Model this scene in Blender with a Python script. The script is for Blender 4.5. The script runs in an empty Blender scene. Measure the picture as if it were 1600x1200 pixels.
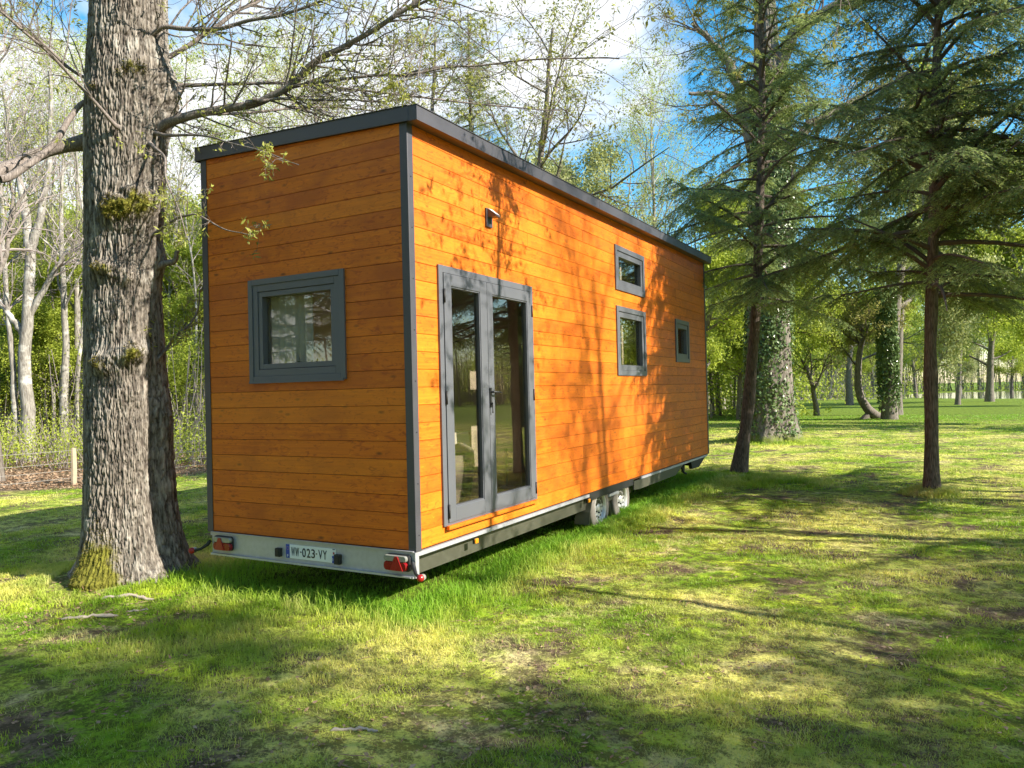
import bpy, math, random
import numpy as np
from mathutils import Vector, Matrix
R = math.radians
PI = math.pi
scn = bpy.context.scene
COL = scn.collection

# ------------------------------------------------------------------ camera
HB = 0.52                                   # floor line of the house body above the ground
cam_d = bpy.data.cameras.new("camera"); cam = bpy.data.objects.new("camera", cam_d); COL.objects.link(cam)
cx, cy, cz, cp, ch, cr, cf = 3.64249, -4.94519, 1.27467 + HB, 0.01009, 0.50224, -0.02427, 1168.2
fw = Vector((-math.sin(ch)*math.cos(cp), math.cos(ch)*math.cos(cp), math.sin(cp)))
rt = Vector((math.cos(ch), math.sin(ch), 0)); up = rt.cross(fw)
rt2 = math.cos(cr)*rt + math.sin(cr)*up; up2 = -math.sin(cr)*rt + math.cos(cr)*up
m = Matrix((rt2, up2, -fw)).transposed().to_4x4(); m.translation = Vector((cx, cy, cz))
cam.matrix_world = m
cam_d.sensor_width = 36; cam_d.lens = cf*36/1600; cam_d.clip_start = 0.05; cam_d.clip_end = 3000
scn.camera = cam

# ------------------------------------------------------------------ light
SUN_AZ, SUN_EL = R(4.0), R(32.5)
sdir = Vector((math.cos(SUN_AZ)*math.cos(SUN_EL), math.sin(SUN_AZ)*math.cos(SUN_EL), math.sin(SUN_EL)))
sl = bpy.data.lights.new("sun", 'SUN'); sl.energy = 5.0; sl.angle = R(0.5); sl.color = (1.0, 0.93, 0.80)
so = bpy.data.objects.new("sun", sl); COL.objects.link(so)
so.rotation_euler = sdir.to_track_quat('Z', 'Y').to_euler(); so.location = (30, 6, 30)

w = bpy.data.worlds.new("World"); scn.world = w; w.use_nodes = True
nt = w.node_tree; nt.nodes.clear()
def N(nt, t, **k):
    n = nt.nodes.new(t)
    for a, b in k.items():
        if a == 'inp':
            for i, v in b.items(): n.inputs[i].default_value = v
        else: setattr(n, a, b)
    return n
def LK(nt, a, b): nt.links.new(a, b)
sky = N(nt, 'ShaderNodeTexSky', sky_type='NISHITA', sun_disc=False, sun_elevation=SUN_EL, sun_rotation=PI/2 - SUN_AZ,
        altitude=100, air_density=1.0, dust_density=0.6, ozone_density=2.0)
tc = N(nt, 'ShaderNodeTexCoord')
sep = N(nt, 'ShaderNodeSeparateXYZ'); LK(nt, tc.outputs['Generated'], sep.inputs[0])
zz = N(nt, 'ShaderNodeMath', operation='ADD', inp={1: 0.16}); LK(nt, sep.outputs['Z'], zz.inputs[0])
zm = N(nt, 'ShaderNodeMath', operation='MAXIMUM', inp={1: 0.05}); LK(nt, zz.outputs[0], zm.inputs[0])
dx = N(nt, 'ShaderNodeMath', operation='DIVIDE'); dy = N(nt, 'ShaderNodeMath', operation='DIVIDE')
LK(nt, sep.outputs['X'], dx.inputs[0]); LK(nt, zm.outputs[0], dx.inputs[1])
LK(nt, sep.outputs['Y'], dy.inputs[0]); LK(nt, zm.outputs[0], dy.inputs[1])
cmb = N(nt, 'ShaderNodeCombineXYZ', inp={2: 3.7}); LK(nt, dx.outputs[0], cmb.inputs[0]); LK(nt, dy.outputs[0], cmb.inputs[1])
n1 = N(nt, 'ShaderNodeTexNoise', inp={'Scale': 1.15, 'Detail': 9.0, 'Roughness': 0.56, 'Distortion': 0.25}); LK(nt, cmb.outputs[0], n1.inputs['Vector'])
# more cloud towards the west (left), open blue in the north-east
wx = N(nt, 'ShaderNodeMath', operation='MULTIPLY_ADD', inp={1: -0.50, 2: -0.225}); LK(nt, sep.outputs['X'], wx.inputs[0])
ad = N(nt, 'ShaderNodeMath', operation='ADD'); LK(nt, n1.outputs['Fac'], ad.inputs[0]); LK(nt, wx.outputs[0], ad.inputs[1])
cr1 = N(nt, 'ShaderNodeValToRGB'); LK(nt, ad.outputs[0], cr1.inputs[0])
cr1.color_ramp.elements[0].position = 0.47; cr1.color_ramp.elements[1].position = 0.60
sat = N(nt, 'ShaderNodeHueSaturation', inp={'Hue': 0.485, 'Saturation': 1.4, 'Value': 2.8}); LK(nt, sky.outputs[0], sat.inputs['Color'])
mxc = N(nt, 'ShaderNodeMix', data_type='RGBA'); LK(nt, cr1.outputs[0], mxc.inputs[0]); LK(nt, sat.outputs[0], mxc.inputs[6])
mxc.inputs[7].default_value = (11.5, 11.8, 12.2, 1)
bg = N(nt, 'ShaderNodeBackground', inp={'Strength': 0.046}); LK(nt, mxc.outputs[2], bg.inputs[0])
wo = N(nt, 'ShaderNodeOutputWorld'); LK(nt, bg.outputs[0], wo.inputs[0])
scn.view_settings.view_transform = 'Standard'; scn.view_settings.look = 'None'
scn.view_settings.exposure = 1.18; scn.view_settings.gamma = 1
scn.cycles.max_bounces = 6; scn.cycles.transparent_max_bounces = 8
scn.cycles.diffuse_bounces = 3; scn.cycles.glossy_bounces = 3; scn.cycles.transmission_bounces = 3
scn.cycles.caustics_reflective = False; scn.cycles.caustics_refractive = False

# ------------------------------------------------------------------ materials
def newmat(name):
    m = bpy.data.materials.new(name); m.use_nodes = True
    nt = m.node_tree; nt.nodes.clear()
    out = N(nt, 'ShaderNodeOutputMaterial'); p = N(nt, 'ShaderNodeBsdfPrincipled')
    LK(nt, p.outputs[0], out.inputs[0])
    return m, nt, p, out
def ramp(nt, src, stops):
    r = N(nt, 'ShaderNodeValToRGB'); LK(nt, src, r.inputs[0])
    e = r.color_ramp.elements
    while len(e) < len(stops): e.new(0.5)
    for el, (p, c) in zip(e, stops):
        el.position = p; el.color = (*c, 1) if len(c) == 3 else c
    return r.outputs[0]
def mixc(nt, fac, a, b, mode='MIX'):
    x = N(nt, 'ShaderNodeMix', data_type='RGBA', blend_type=mode)
    for i, v in ((0, fac), (6, a), (7, b)):
        if hasattr(v, 'links') or hasattr(v, 'is_linked'): LK(nt, v, x.inputs[i])
        elif i == 0: x.inputs[0].default_value = v
        else: x.inputs[i].default_value = (*v, 1)
    return x.outputs[2]
def mth(nt, op, a, b=None, c=None, clamp=False):
    x = N(nt, 'ShaderNodeMath', operation=op, use_clamp=clamp)
    for i, v in enumerate((a, b, c)):
        if v is None: continue
        if hasattr(v, 'is_linked'): LK(nt, v, x.inputs[i])
        else: x.inputs[i].default_value = v
    return x.outputs[0]
def noise(nt, vec, scale, detail=3, rough=0.5, dist=0.0):
    x = N(nt, 'ShaderNodeTexNoise', inp={'Scale': scale, 'Detail': detail, 'Roughness': rough, 'Distortion': dist})
    LK(nt, vec, x.inputs['Vector']); return x.outputs['Fac']
def mapping(nt, vec, scale=(1, 1, 1), loc=(0, 0, 0)):
    x = N(nt, 'ShaderNodeMapping'); x.inputs['Scale'].default_value = scale; x.inputs['Location'].default_value = loc
    LK(nt, vec, x.inputs['Vector']); return x.outputs[0]
def bump(nt, h, p, strength=0.3, dist=0.01):
    x = N(nt, 'ShaderNodeBump', inp={'Strength': strength, 'Distance': dist}); LK(nt, h, x.inputs['Height']); LK(nt, x.outputs[0], p.inputs['Normal'])
def attr(nt, name):
    x = N(nt, 'ShaderNodeAttribute', attribute_name=name); return x.outputs['Fac']

def plain(name, col, rough=0.5, metal=0.0, var=0.12, scale=12, bmp=0.0, spec=0.5):
    m, nt, p, out = newmat(name)
    g = N(nt, 'ShaderNodeNewGeometry').outputs['Position']
    f = noise(nt, g, scale, 5, 0.6)
    c = mixc(nt, f, tuple(v*(1-var) for v in col), tuple(min(1, v*(1+var)) for v in col))
    LK(nt, c, p.inputs['Base Color'])
    rr = mth(nt, 'MULTIPLY_ADD', f, 0.25, rough-0.12, clamp=True); LK(nt, rr, p.inputs['Roughness'])
    p.inputs['Metallic'].default_value = metal; p.inputs['Specular IOR Level'].default_value = spec
    if bmp: bump(nt, noise(nt, g, scale*6, 4), p, bmp, 0.004)
    return m

def leafmat(name, a, b, trans=0.35, rough=0.5):
    m, nt, p, out = newmat(name)
    r = attr(nt, 'rnd'); oi = N(nt, 'ShaderNodeObjectInfo').outputs['Random']
    g = N(nt, 'ShaderNodeNewGeometry').outputs['Position']
    n = noise(nt, g, 0.9, 2)
    f = mth(nt, 'MULTIPLY_ADD', n, 1.6, mth(nt, 'MULTIPLY_ADD', r, 0.8, -0.70), clamp=True)
    c = mixc(nt, f, a, b)
    c = mixc(nt, mth(nt, 'MULTIPLY', oi, 0.25), c, tuple(v*1.4 for v in b))
    LK(nt, c, p.inputs['Base Color']); p.inputs['Roughness'].default_value = rough
    p.inputs['Specular IOR Level'].default_value = 0.3
    t = N(nt, 'ShaderNodeBsdfTranslucent'); LK(nt, c, t.inputs[0])
    mx = N(nt, 'ShaderNodeMixShader', inp={0: trans}); LK(nt, p.outputs[0], mx.inputs[1]); LK(nt, t.outputs[0], mx.inputs[2])
    LK(nt, mx.outputs[0], out.inputs[0])
    return m

def barkmat(name, dark, light, moss=None, moss_amt=0.0, sc=1.0, patch=None, bs=0.8, lich=None, crack=False):
    m, nt, p, out = newmat(name)
    o = N(nt, 'ShaderNodeTexCoord').outputs['Object']
    v = mapping(nt, o, (32*sc, 32*sc, 4.0*sc))
    n1 = noise(nt, v, 1.0, 6, 0.65, 0.6)
    v2 = N(nt, 'ShaderNodeTexVoronoi', feature='DISTANCE_TO_EDGE', inp={'Scale': 1.6}); LK(nt, mapping(nt, mixc(nt, 0.08, o, N(nt, 'ShaderNodeTexNoise', inp={'Scale': 5.0}).outputs['Color']), (15*sc, 15*sc, 1.9*sc)), v2.inputs['Vector'])
    e = mth(nt, 'MULTIPLY', v2.outputs['Distance'], 2.2, clamp=True)
    h = mth(nt, 'ADD', mth(nt, 'MULTIPLY', n1, 0.95), mth(nt, 'MULTIPLY', e, 0.22))
    c = ramp(nt, h, [(0.36, dark), (0.56, tuple((a+b)/2 for a, b in zip(dark, light))), (0.80, light)])
    if patch:
        pn = noise(nt, mapping(nt, o, (2.2, 2.2, 3.5)), 1.0, 4, 0.6)
        c = mixc(nt, mth(nt, 'MULTIPLY_ADD', pn, 6, -3.1, clamp=True), c, patch)
    if lich:
        ln = noise(nt, mapping(nt, o, (5, 5, 3)), 1.0, 5, 0.65)
        c = mixc(nt, mth(nt, 'MULTIPLY_ADD', ln, 5, -2.7, clamp=True), c, lich)
    if crack: c = mixc(nt, mth(nt, 'MULTIPLY', attr(nt, 'rnd'), 0.65, clamp=True), c, tuple(v*.8 for v in dark))
    if moss:
        mn = noise(nt, o, 9.0, 6, 0.75)
        ma = attr(nt, 'moss')
        mm = mth(nt, 'MULTIPLY_ADD', mth(nt, 'ADD', mn, mth(nt, 'MULTIPLY_ADD', ma, 0.9, moss_amt-0.35)), 4.5, -2.2, clamp=True)
        mc = mixc(nt, mth(nt, 'MULTIPLY_ADD', noise(nt, o, 30, 5, 0.8), 3, -1, clamp=True), tuple(v*0.35 for v in moss), tuple(v*1.5 for v in moss))
        c = mixc(nt, mm, c, mc)
    LK(nt, c, p.inputs['Base Color']); p.inputs['Roughness'].default_value = 0.9
    p.inputs['Specular IOR Level'].default_value = 0.2
    bump(nt, h, p, bs, 0.02)
    return m

def lawn_color(nt, pos):
    """patches of lush green, moss yellow, straw and bare soil, in ground metres"""
    big = noise(nt, mapping(nt, pos, (1, 1, 0)), 0.55, 4, 0.6, 0.4)
    med = noise(nt, mapping(nt, pos, (1, 1, 0), (13, 5, 0)), 1.7, 5, 0.65, 0.5)
    fine = noise(nt, mapping(nt, pos, (1, 1, 0), (3, 9, 0)), 9, 5, 0.7)
    c = mixc(nt, mth(nt, 'MULTIPLY_ADD', big, 6.0, -2.55, clamp=True), (0.23, 0.40, 0.022), (0.84, 0.77, 0.22))
    c = mixc(nt, mth(nt, 'MULTIPLY_ADD', med, 6, -3.0, clamp=True), c, (0.58, 0.68, 0.06))
    dry = noise(nt, mapping(nt, pos, (1, 1, 0), (31, 2, 0)), 1.1, 6, 0.7, 0.3)
    c = mixc(nt, mth(nt, 'MULTIPLY_ADD', dry, 8, -4.35, clamp=True), c, (0.80, 0.67, 0.34))
    c = mixc(nt, mth(nt, 'MULTIPLY_ADD', fine, 1.6, -0.6, clamp=True), c, mixc(nt, 0.5, c, (0.60, 0.66, 0.10)))
    return c, fine
def lush_mask(nt, pos):
    """taller, wetter green strip round the trailer and by the pond"""
    s = N(nt, 'ShaderNodeSeparateXYZ'); LK(nt, pos, s.inputs[0])
    ax = mth(nt, 'SUBTRACT', mth(nt, 'ABSOLUTE', mth(nt, 'ADD', s.outputs[0], 1.25)), 1.25)
    ay = mth(nt, 'SUBTRACT', mth(nt, 'ABSOLUTE', mth(nt, 'SUBTRACT', s.outputs[1], 4.75)), 4.75)
    d = mth(nt, 'MAXIMUM', ax, ay)
    n = noise(nt, mapping(nt, pos, (1, 1, 0)), 1.3, 4, 0.6)
    a = mth(nt, 'MULTIPLY_ADD', mth(nt, 'MULTIPLY_ADD', n, 1.1, mth(nt, 'MULTIPLY', d, -1.3)), 2.0, -0.1, clamp=True)
    far = mth(nt, 'MULTIPLY', mth(nt, 'MULTIPLY_ADD', s.outputs[1], 0.09, -2.3, clamp=True), 1.0)
    return mth(nt, 'MAXIMUM', a, far)

def make_ground_mat():
    m, nt, p, out = newmat('lawn_soil')
    g = N(nt, 'ShaderNodeNewGeometry').outputs['Position']
    c, fine = lawn_color(nt, g)
    soil = noise(nt, mapping(nt, g, (1, 1, 0), (7, 41, 0)), 1.4, 7, 0.72, 0.2)
    sf = mth(nt, 'MULTIPLY_ADD', soil, 9, -4.40, clamp=True)
    c = mixc(nt, sf, c, mixc(nt, fine, (0.12, 0.08, 0.05), (0.34, 0.25, 0.17)))
    c = mixc(nt, lush_mask(nt, g), c, mixc(nt, fine, (0.12, 0.20, 0.015), (0.26, 0.37, 0.045)))
    # woodland floor beyond the fence on the west side: brown leaf litter
    s = N(nt, 'ShaderNodeSeparateXYZ'); LK(nt, g, s.inputs[0])
    ln = mth(nt, 'SUBTRACT', mth(nt, 'MULTIPLY', mth(nt, 'MINIMUM', s.outputs[1], 20.0), 0.168), s.outputs[0])
    ln = mth(nt, 'ADD', ln, mth(nt, 'MULTIPLY', noise(nt, g, 0.8, 4), 2.0))
    wf = mth(nt, 'MULTIPLY_ADD', ln, 1.0, -13.6, clamp=True)
    lit = ramp(nt, noise(nt, g, 14, 6, 0.75), [(0.3, (0.08, 0.05, 0.035)), (0.5, (0.24, 0.17, 0.12)), (0.7, (0.42, 0.34, 0.27))])
    lit = mixc(nt, mth(nt, 'MULTIPLY_ADD', noise(nt, g, 0.5, 4), 5, -2.6, clamp=True), lit, (0.15, 0.20, 0.04))
    c = mixc(nt, wf, c, lit)
    tiny = noise(nt, g, 45, 5, 0.8)
    dk = mixc(nt, 0.75, c, (0.05, 0.045, 0.018))
    cl = noise(nt, mapping(nt, g, (1, 1, 0), (5, 77, 0)), 7.0, 4, 0.7)
    c = mixc(nt, mth(nt, 'MULTIPLY_ADD', mth(nt, 'ADD', tiny, mth(nt, 'MULTIPLY_ADD', cl, 1.2, -0.6)), 5.0, -2.1, clamp=True), dk, c)
    LK(nt, c, p.inputs['Base Color']); p.inputs['Roughness'].default_value = 0.95; p.inputs['Specular IOR Level'].default_value = 0.1
    bump(nt, mth(nt, 'ADD', tiny, mth(nt, 'MULTIPLY', fine, 1.5)), p, 0.9, 0.03)
    return m
def make_blade_mat():
    m, nt, p, out = newmat('grass_blades')
    g = N(nt, 'ShaderNodeNewGeometry').outputs['Position']
    c, fine = lawn_color(nt, g)
    c = mixc(nt, lush_mask(nt, g), c, (0.26, 0.50, 0.035))
    r = attr(nt, 'rnd')
    cl = noise(nt, mapping(nt, g, (1, 1, 0), (5, 77, 0)), 7.0, 4, 0.7)
    c = mixc(nt, mth(nt, 'MULTIPLY_ADD', cl, -7, 3.6, clamp=True), c, mixc(nt, 0.42, c, (0.09, 0.13, 0.015)))
    c = mixc(nt, mth(nt, 'MULTIPLY_ADD', r, 4, -3.4, clamp=True), c, (0.80, 0.72, 0.40))
    c = mixc(nt, mth(nt, 'MULTIPLY_ADD', r, -1.0, 0.5, clamp=True), c, (0.28, 0.45, 0.035))
    LK(nt, c, p.inputs['Base Color']); p.inputs['Roughness'].default_value = 0.55; p.inputs['Specular IOR Level'].default_value = 0.35
    t = N(nt, 'ShaderNodeBsdfTranslucent'); LK(nt, c, t.inputs[0])
    mx = N(nt, 'ShaderNodeMixShader', inp={0: 0.45}); LK(nt, p.outputs[0], mx.inputs[1]); LK(nt, t.outputs[0], mx.inputs[2])
    LK(nt, mx.outputs[0], out.inputs[0])
    return m

def make_cladding():
    m, nt, p, out = newmat('orange_stained_boards')
    g = N(nt, 'ShaderNodeNewGeometry').outputs['Position']
    s = N(nt, 'ShaderNodeSeparateXYZ'); LK(nt, g, s.inputs[0])
    al = mth(nt, 'ADD', s.outputs[0], s.outputs[1]); r = attr(nt, 'rnd')
    cb = N(nt, 'ShaderNodeCombineXYZ'); LK(nt, mth(nt, 'ADD', al, mth(nt, 'MULTIPLY', r, 61)), cb.inputs[0]); LK(nt, s.outputs[2], cb.inputs[1]); LK(nt, mth(nt, 'MULTIPLY', r, 17), cb.inputs[2])
    v = cb.outputs[0]
    warp = noise(nt, mapping(nt, v, (3, 9, 1)), 1.0, 2)
    gr = noise(nt, mapping(nt, v, (1.3, 46, 1)), 1.0, 5, 0.6, 0.9)
    fleck = noise(nt, mapping(nt, v, (9, 24, 1)), 1.0, 5, 0.65, 1.4)
    blot = noise(nt, mapping(nt, v, (2.2, 3.0, 1)), 1.0, 4, 0.55)
    c = mixc(nt, mth(nt, 'MULTIPLY_ADD', gr, 2.2, -0.6, clamp=True), (0.60, 0.122, 0.006), (0.82, 0.210, 0.009))
    c = mixc(nt, mth(nt, 'MULTIPLY_ADD', fleck, 8, -4.3, clamp=True), c, (0.46, 0.080, 0.006))
    c = mixc(nt, mth(nt, 'MULTIPLY_ADD', fleck, -7.0, 2.6, clamp=True), c, (0.95, 0.36, 0.02))
    c = mixc(nt, mth(nt, 'MULTIPLY', mth(nt, 'MULTIPLY_ADD', blot, 5, -2.5, clamp=True), 0.6), c, (0.42, 0.080, 0.007))
    # dark knots
    vo = N(nt, 'ShaderNodeTexVoronoi', feature='F1', inp={'Scale': 1.0, 'Randomness': 1.0}); LK(nt, mapping(nt, v, (3.4, 8.5, 1)), vo.inputs['Vector'])
    sc = N(nt, 'ShaderNodeSeparateColor'); LK(nt, vo.outputs['Color'], sc.inputs[0])
    k = mth(nt, 'MULTIPLY', mth(nt, 'MULTIPLY_ADD', mth(nt, 'ADD', vo.outputs['Distance'], mth(nt, 'MULTIPLY', fleck, 0.14)), -9.0, 1.95, clamp=True),
            mth(nt, 'GREATER_THAN', sc.outputs[0], 0.25))
    c = mixc(nt, mth(nt, 'MULTIPLY', k, 0.8), c, (0.12, 0.03, 0.005))
    # board to board difference
    c = mixc(nt, mth(nt, 'MULTIPLY_ADD', r, 1.3, -0.62, clamp=True), c, mixc(nt, 0.5, c, (0.42, 0.090, 0.01)))
    c = mixc(nt, mth(nt, 'MULTIPLY_ADD', r, -1.3, 0.45, clamp=True), c, mixc(nt, 0.45, c, (0.98, 0.34, 0.025)))
    LK(nt, c, p.inputs['Base Color'])
    LK(nt, mth(nt, 'MULTIPLY_ADD', gr, 0.25, 0.40), p.inputs['Roughness']); p.inputs['Specular IOR Level'].default_value = 0.35
    bump(nt, mth(nt, 'ADD', gr, mth(nt, 'MULTIPLY', fleck, 0.5)), p, 0.25, 0.004)
    return m

def make_glass(name='window_glass', tint=(0.86, 0.84, 0.80), boost=1.0):
    m, nt, p, out = newmat(name)
    tr = N(nt, 'ShaderNodeBsdfTransparent', inp={0: (*tint, 1)}); gl = N(nt, 'ShaderNodeBsdfGlossy', inp={0: (0.92, 0.86, 0.78, 1), 'Roughness': 0.004})
    fr = N(nt, 'ShaderNodeLayerWeight', inp={'Blend': 0.5})
    f = mth(nt, 'MULTIPLY_ADD', mth(nt, 'POWER', fr.outputs['Facing'], 4.0), 1.0, 0.095, clamp=True)
    g = N(nt, 'ShaderNodeNewGeometry').outputs['Position']
    b = N(nt, 'ShaderNodeBump', inp={'Strength': 0.03, 'Distance': 0.01}); LK(nt, noise(nt, g, 2.2, 2), b.inputs['Height']); LK(nt, b.outputs[0], gl.inputs['Normal'])
    mx = N(nt, 'ShaderNodeMixShader'); LK(nt, f, mx.inputs[0]); LK(nt, tr.outputs[0], mx.inputs[1]); LK(nt, gl.outputs[0], mx.inputs[2])
    LK(nt, mx.outputs[0], out.inputs[0])
    return m

M = {}
M['wood'] = make_cladding(); M['ground'] = make_ground_mat(); M['blade'] = make_blade_mat(); M['glass'] = make_glass()
M['groove'] = plain('dark_groove', (0.10, 0.035, 0.006), 0.8)
M['grey_paint'] = plain('grey_painted_frame', (0.112, 0.116, 0.132), 0.40, 0, 0.06, 4)
M['trim'] = plain('charcoal_folded_metal', (0.080, 0.078, 0.090), 0.42, 0.2, 0.10, 5)
M['galv'] = plain('galvanised_steel', (0.47, 0.47, 0.51), 0.5, 0.45, 0.22, 26)
M['galv_dark'] = plain('galvanised_steel_grass_reflection', (0.095, 0.095, 0.07), 0.5, 0.4, 0.25, 18)  # dark olive of the reflected grass is put into the base colour
M['black'] = plain('black_rubber', (0.018, 0.018, 0.018), 0.6, 0, 0.3, 30)
M['tyre'] = plain('dusty_tyre_rubber', (0.22, 0.195, 0.17), 0.9, 0, 0.25, 20, 0.2)
M['rim'] = plain('wheel_rim_steel', (0.58, 0.57, 0.55), 0.45, 0.3, 0.15, 15)
M['red'] = plain('red_lamp_lens', (0.32, 0.012, 0.012), 0.3, 0, 0.15, 60, 0.1)
M['dkred'] = plain('dark_red_lamp_lens', (0.25, 0.006, 0.008), 0.25, 0, 0.3, 90, 0.1)
M['amber'] = plain('amber_lamp_lens', (0.75, 0.26, 0.01), 0.3, 0, 0.1, 60)
M['clear'] = plain('clear_lamp_lens', (0.30, 0.30, 0.27), 0.2, 0.1, 0.25, 80)
M['white'] = plain('white_plastic', (0.78, 0.79, 0.80), 0.4, 0, 0.04, 10)
M['blue'] = plain('plate_blue', (0.02, 0.06, 0.40), 0.4, 0, 0.05)
M['ink'] = plain('plate_black', (0.012, 0.012, 0.015), 0.5, 0, 0.05)
M['inner'] = plain('interior_panel', (0.72, 0.64, 0.56), 0.7, 0, 0.05, 2)
M['floorw'] = plain('interior_floor', (0.42, 0.33, 0.24), 0.45, 0, 0.2, 9)
M['cloth'] = plain('white_cloth', (0.80, 0.79, 0.77), 0.9, 0, 0.04, 6)
M['armch'] = plain('taupe_upholstery', (0.28, 0.25, 0.22), 0.9, 0, 0.1, 40)
M['lilac'] = plain('pale_lilac_fabric', (0.72, 0.68, 0.76), 0.9, 0, 0.05, 30)
M['pot'] = plain('terracotta', (0.35, 0.15, 0.08), 0.8)
M['postw'] = plain('weathered_post_wood', (0.42, 0.33, 0.23), 0.9, 0, 0.25, 14, 0.3)
M['wire'] = plain('fence_wire', (0.42, 0.39, 0.34), 0.5, 0.3, 0.1)
M['deadwood'] = plain('dead_stick_wood', (0.40, 0.33, 0.27), 0.9, 0, 0.3, 25, 0.3)
M['litter'] = leafmat('dead_leaves', (0.22, 0.12, 0.06), (0.42, 0.30, 0.20), 0.2, 0.8)
M['oakbark'] = barkmat('oak_bark', (0.045, 0.035, 0.028), (0.44, 0.385, 0.325), (0.15, 0.145, 0.022), -0.34, 1.0, bs=0.5, lich=(0.46, 0.43, 0.38), crack=True)
M['oaktwig'] = barkmat('oak_twig_bark', (0.10, 0.08, 0.07), (0.34, 0.29, 0.26), (0.20, 0.19, 0.04), -0.12, 2.5, bs=0.3)
M['firbark'] = barkmat('fir_bark', (0.045, 0.035, 0.028), (0.22, 0.175, 0.145), None, 0, 1.8, bs=0.6)
M['palebark'] = barkmat('pale_smooth_bark', (0.11, 0.095, 0.08), (0.42, 0.39, 0.34), None, 0, 0.9, patch=(0.52, 0.50, 0.45), bs=0.25)
M['greybark'] = barkmat('grey_bark', (0.07, 0.058, 0.048), (0.30, 0.26, 0.22), (0.14, 0.17, 0.03), -0.15, 1.2, bs=0.5)
M['twig'] = plain('bare_twigs', (0.30, 0.25, 0.23), 0.9, 0, 0.15, 3)
M['dtwig'] = plain('dark_twigs', (0.10, 0.075, 0.06), 0.9, 0, 0.15, 3)
M['bud'] = leafmat('spring_buds', (0.20, 0.20, 0.05), (0.40, 0.42, 0.09), 0.4)
M['needle'] = leafmat('fir_needles', (0.095, 0.145, 0.042), (0.36, 0.43, 0.15), 0.48, 0.45)
M['spring'] = leafmat('fresh_spring_leaves', (0.21, 0.28, 0.03), (0.50, 0.56, 0.085), 0.5)
M['olive'] = leafmat('olive_young_leaves', (0.17, 0.18, 0.05), (0.36, 0.33, 0.09), 0.4)
M['pale_leaf'] = leafmat('pale_grey_green_leaves', (0.24, 0.27, 0.10), (0.46, 0.48, 0.20), 0.45)
M['ivy'] = leafmat('ivy_leaves', (0.035, 0.075, 0.02), (0.20, 0.26, 0.10), 0.15, 0.25)
M['mossf'] = leafmat('moss_tufts', (0.05, 0.042, 0.012), (0.24, 0.20, 0.03), 0.2, 0.9)
def make_water():
    m, nt, p, out = newmat('pond_water')
    g = N(nt, 'ShaderNodeNewGeometry').outputs['Position']
    p.inputs['Base Color'].default_value = (0.10, 0.10, 0.055, 1); p.inputs['Roughness'].default_value = 0.06
    bump(nt, noise(nt, mapping(nt, g, (1, 3, 1)), 1.5, 3), p, 0.08, 0.02)
    return m
M['water'] = make_water()
M['sand'] = plain('pale_gravel_path', (0.42, 0.38, 0.28), 0.95, 0, 0.2, 3)

# ------------------------------------------------------------------ object helpers
def tag(o, label=None, cat=None, group=None, kind=None):
    if label: o['label'] = label
    if cat: o['category'] = cat
    if group: o['group'] = group
    if kind: o['kind'] = kind
    return o
def empty(name, loc=(0, 0, 0), rz=0.0):
    o = bpy.data.objects.new(name, None); COL.objects.link(o)
    o.location = loc; o.rotation_euler = (0, 0, rz); o.empty_display_size = 0.3
    return o
def kids(o): return [c for c in bpy.data.objects if c.parent == o]
def copy_tree(o, loc=None, rz=None, scale=None, label=None, group=None, parent=None):
    c = o.copy(); COL.objects.link(c); c.parent = parent
    if loc is not None: c.location = loc
    if rz is not None: c.rotation_euler = (0, 0, rz)
    if scale is not None: c.scale = (scale, scale, scale) if not hasattr(scale, '__len__') else scale
    if label: c['label'] = label
    if group: c['group'] = group
    for k in o.get('_kids', []) if False else KIDS.get(o.name, []):
        kc = copy_tree(k, parent=c)
        KIDS.setdefault(c.name, []).append(kc)
    return c
KIDS = {}

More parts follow.
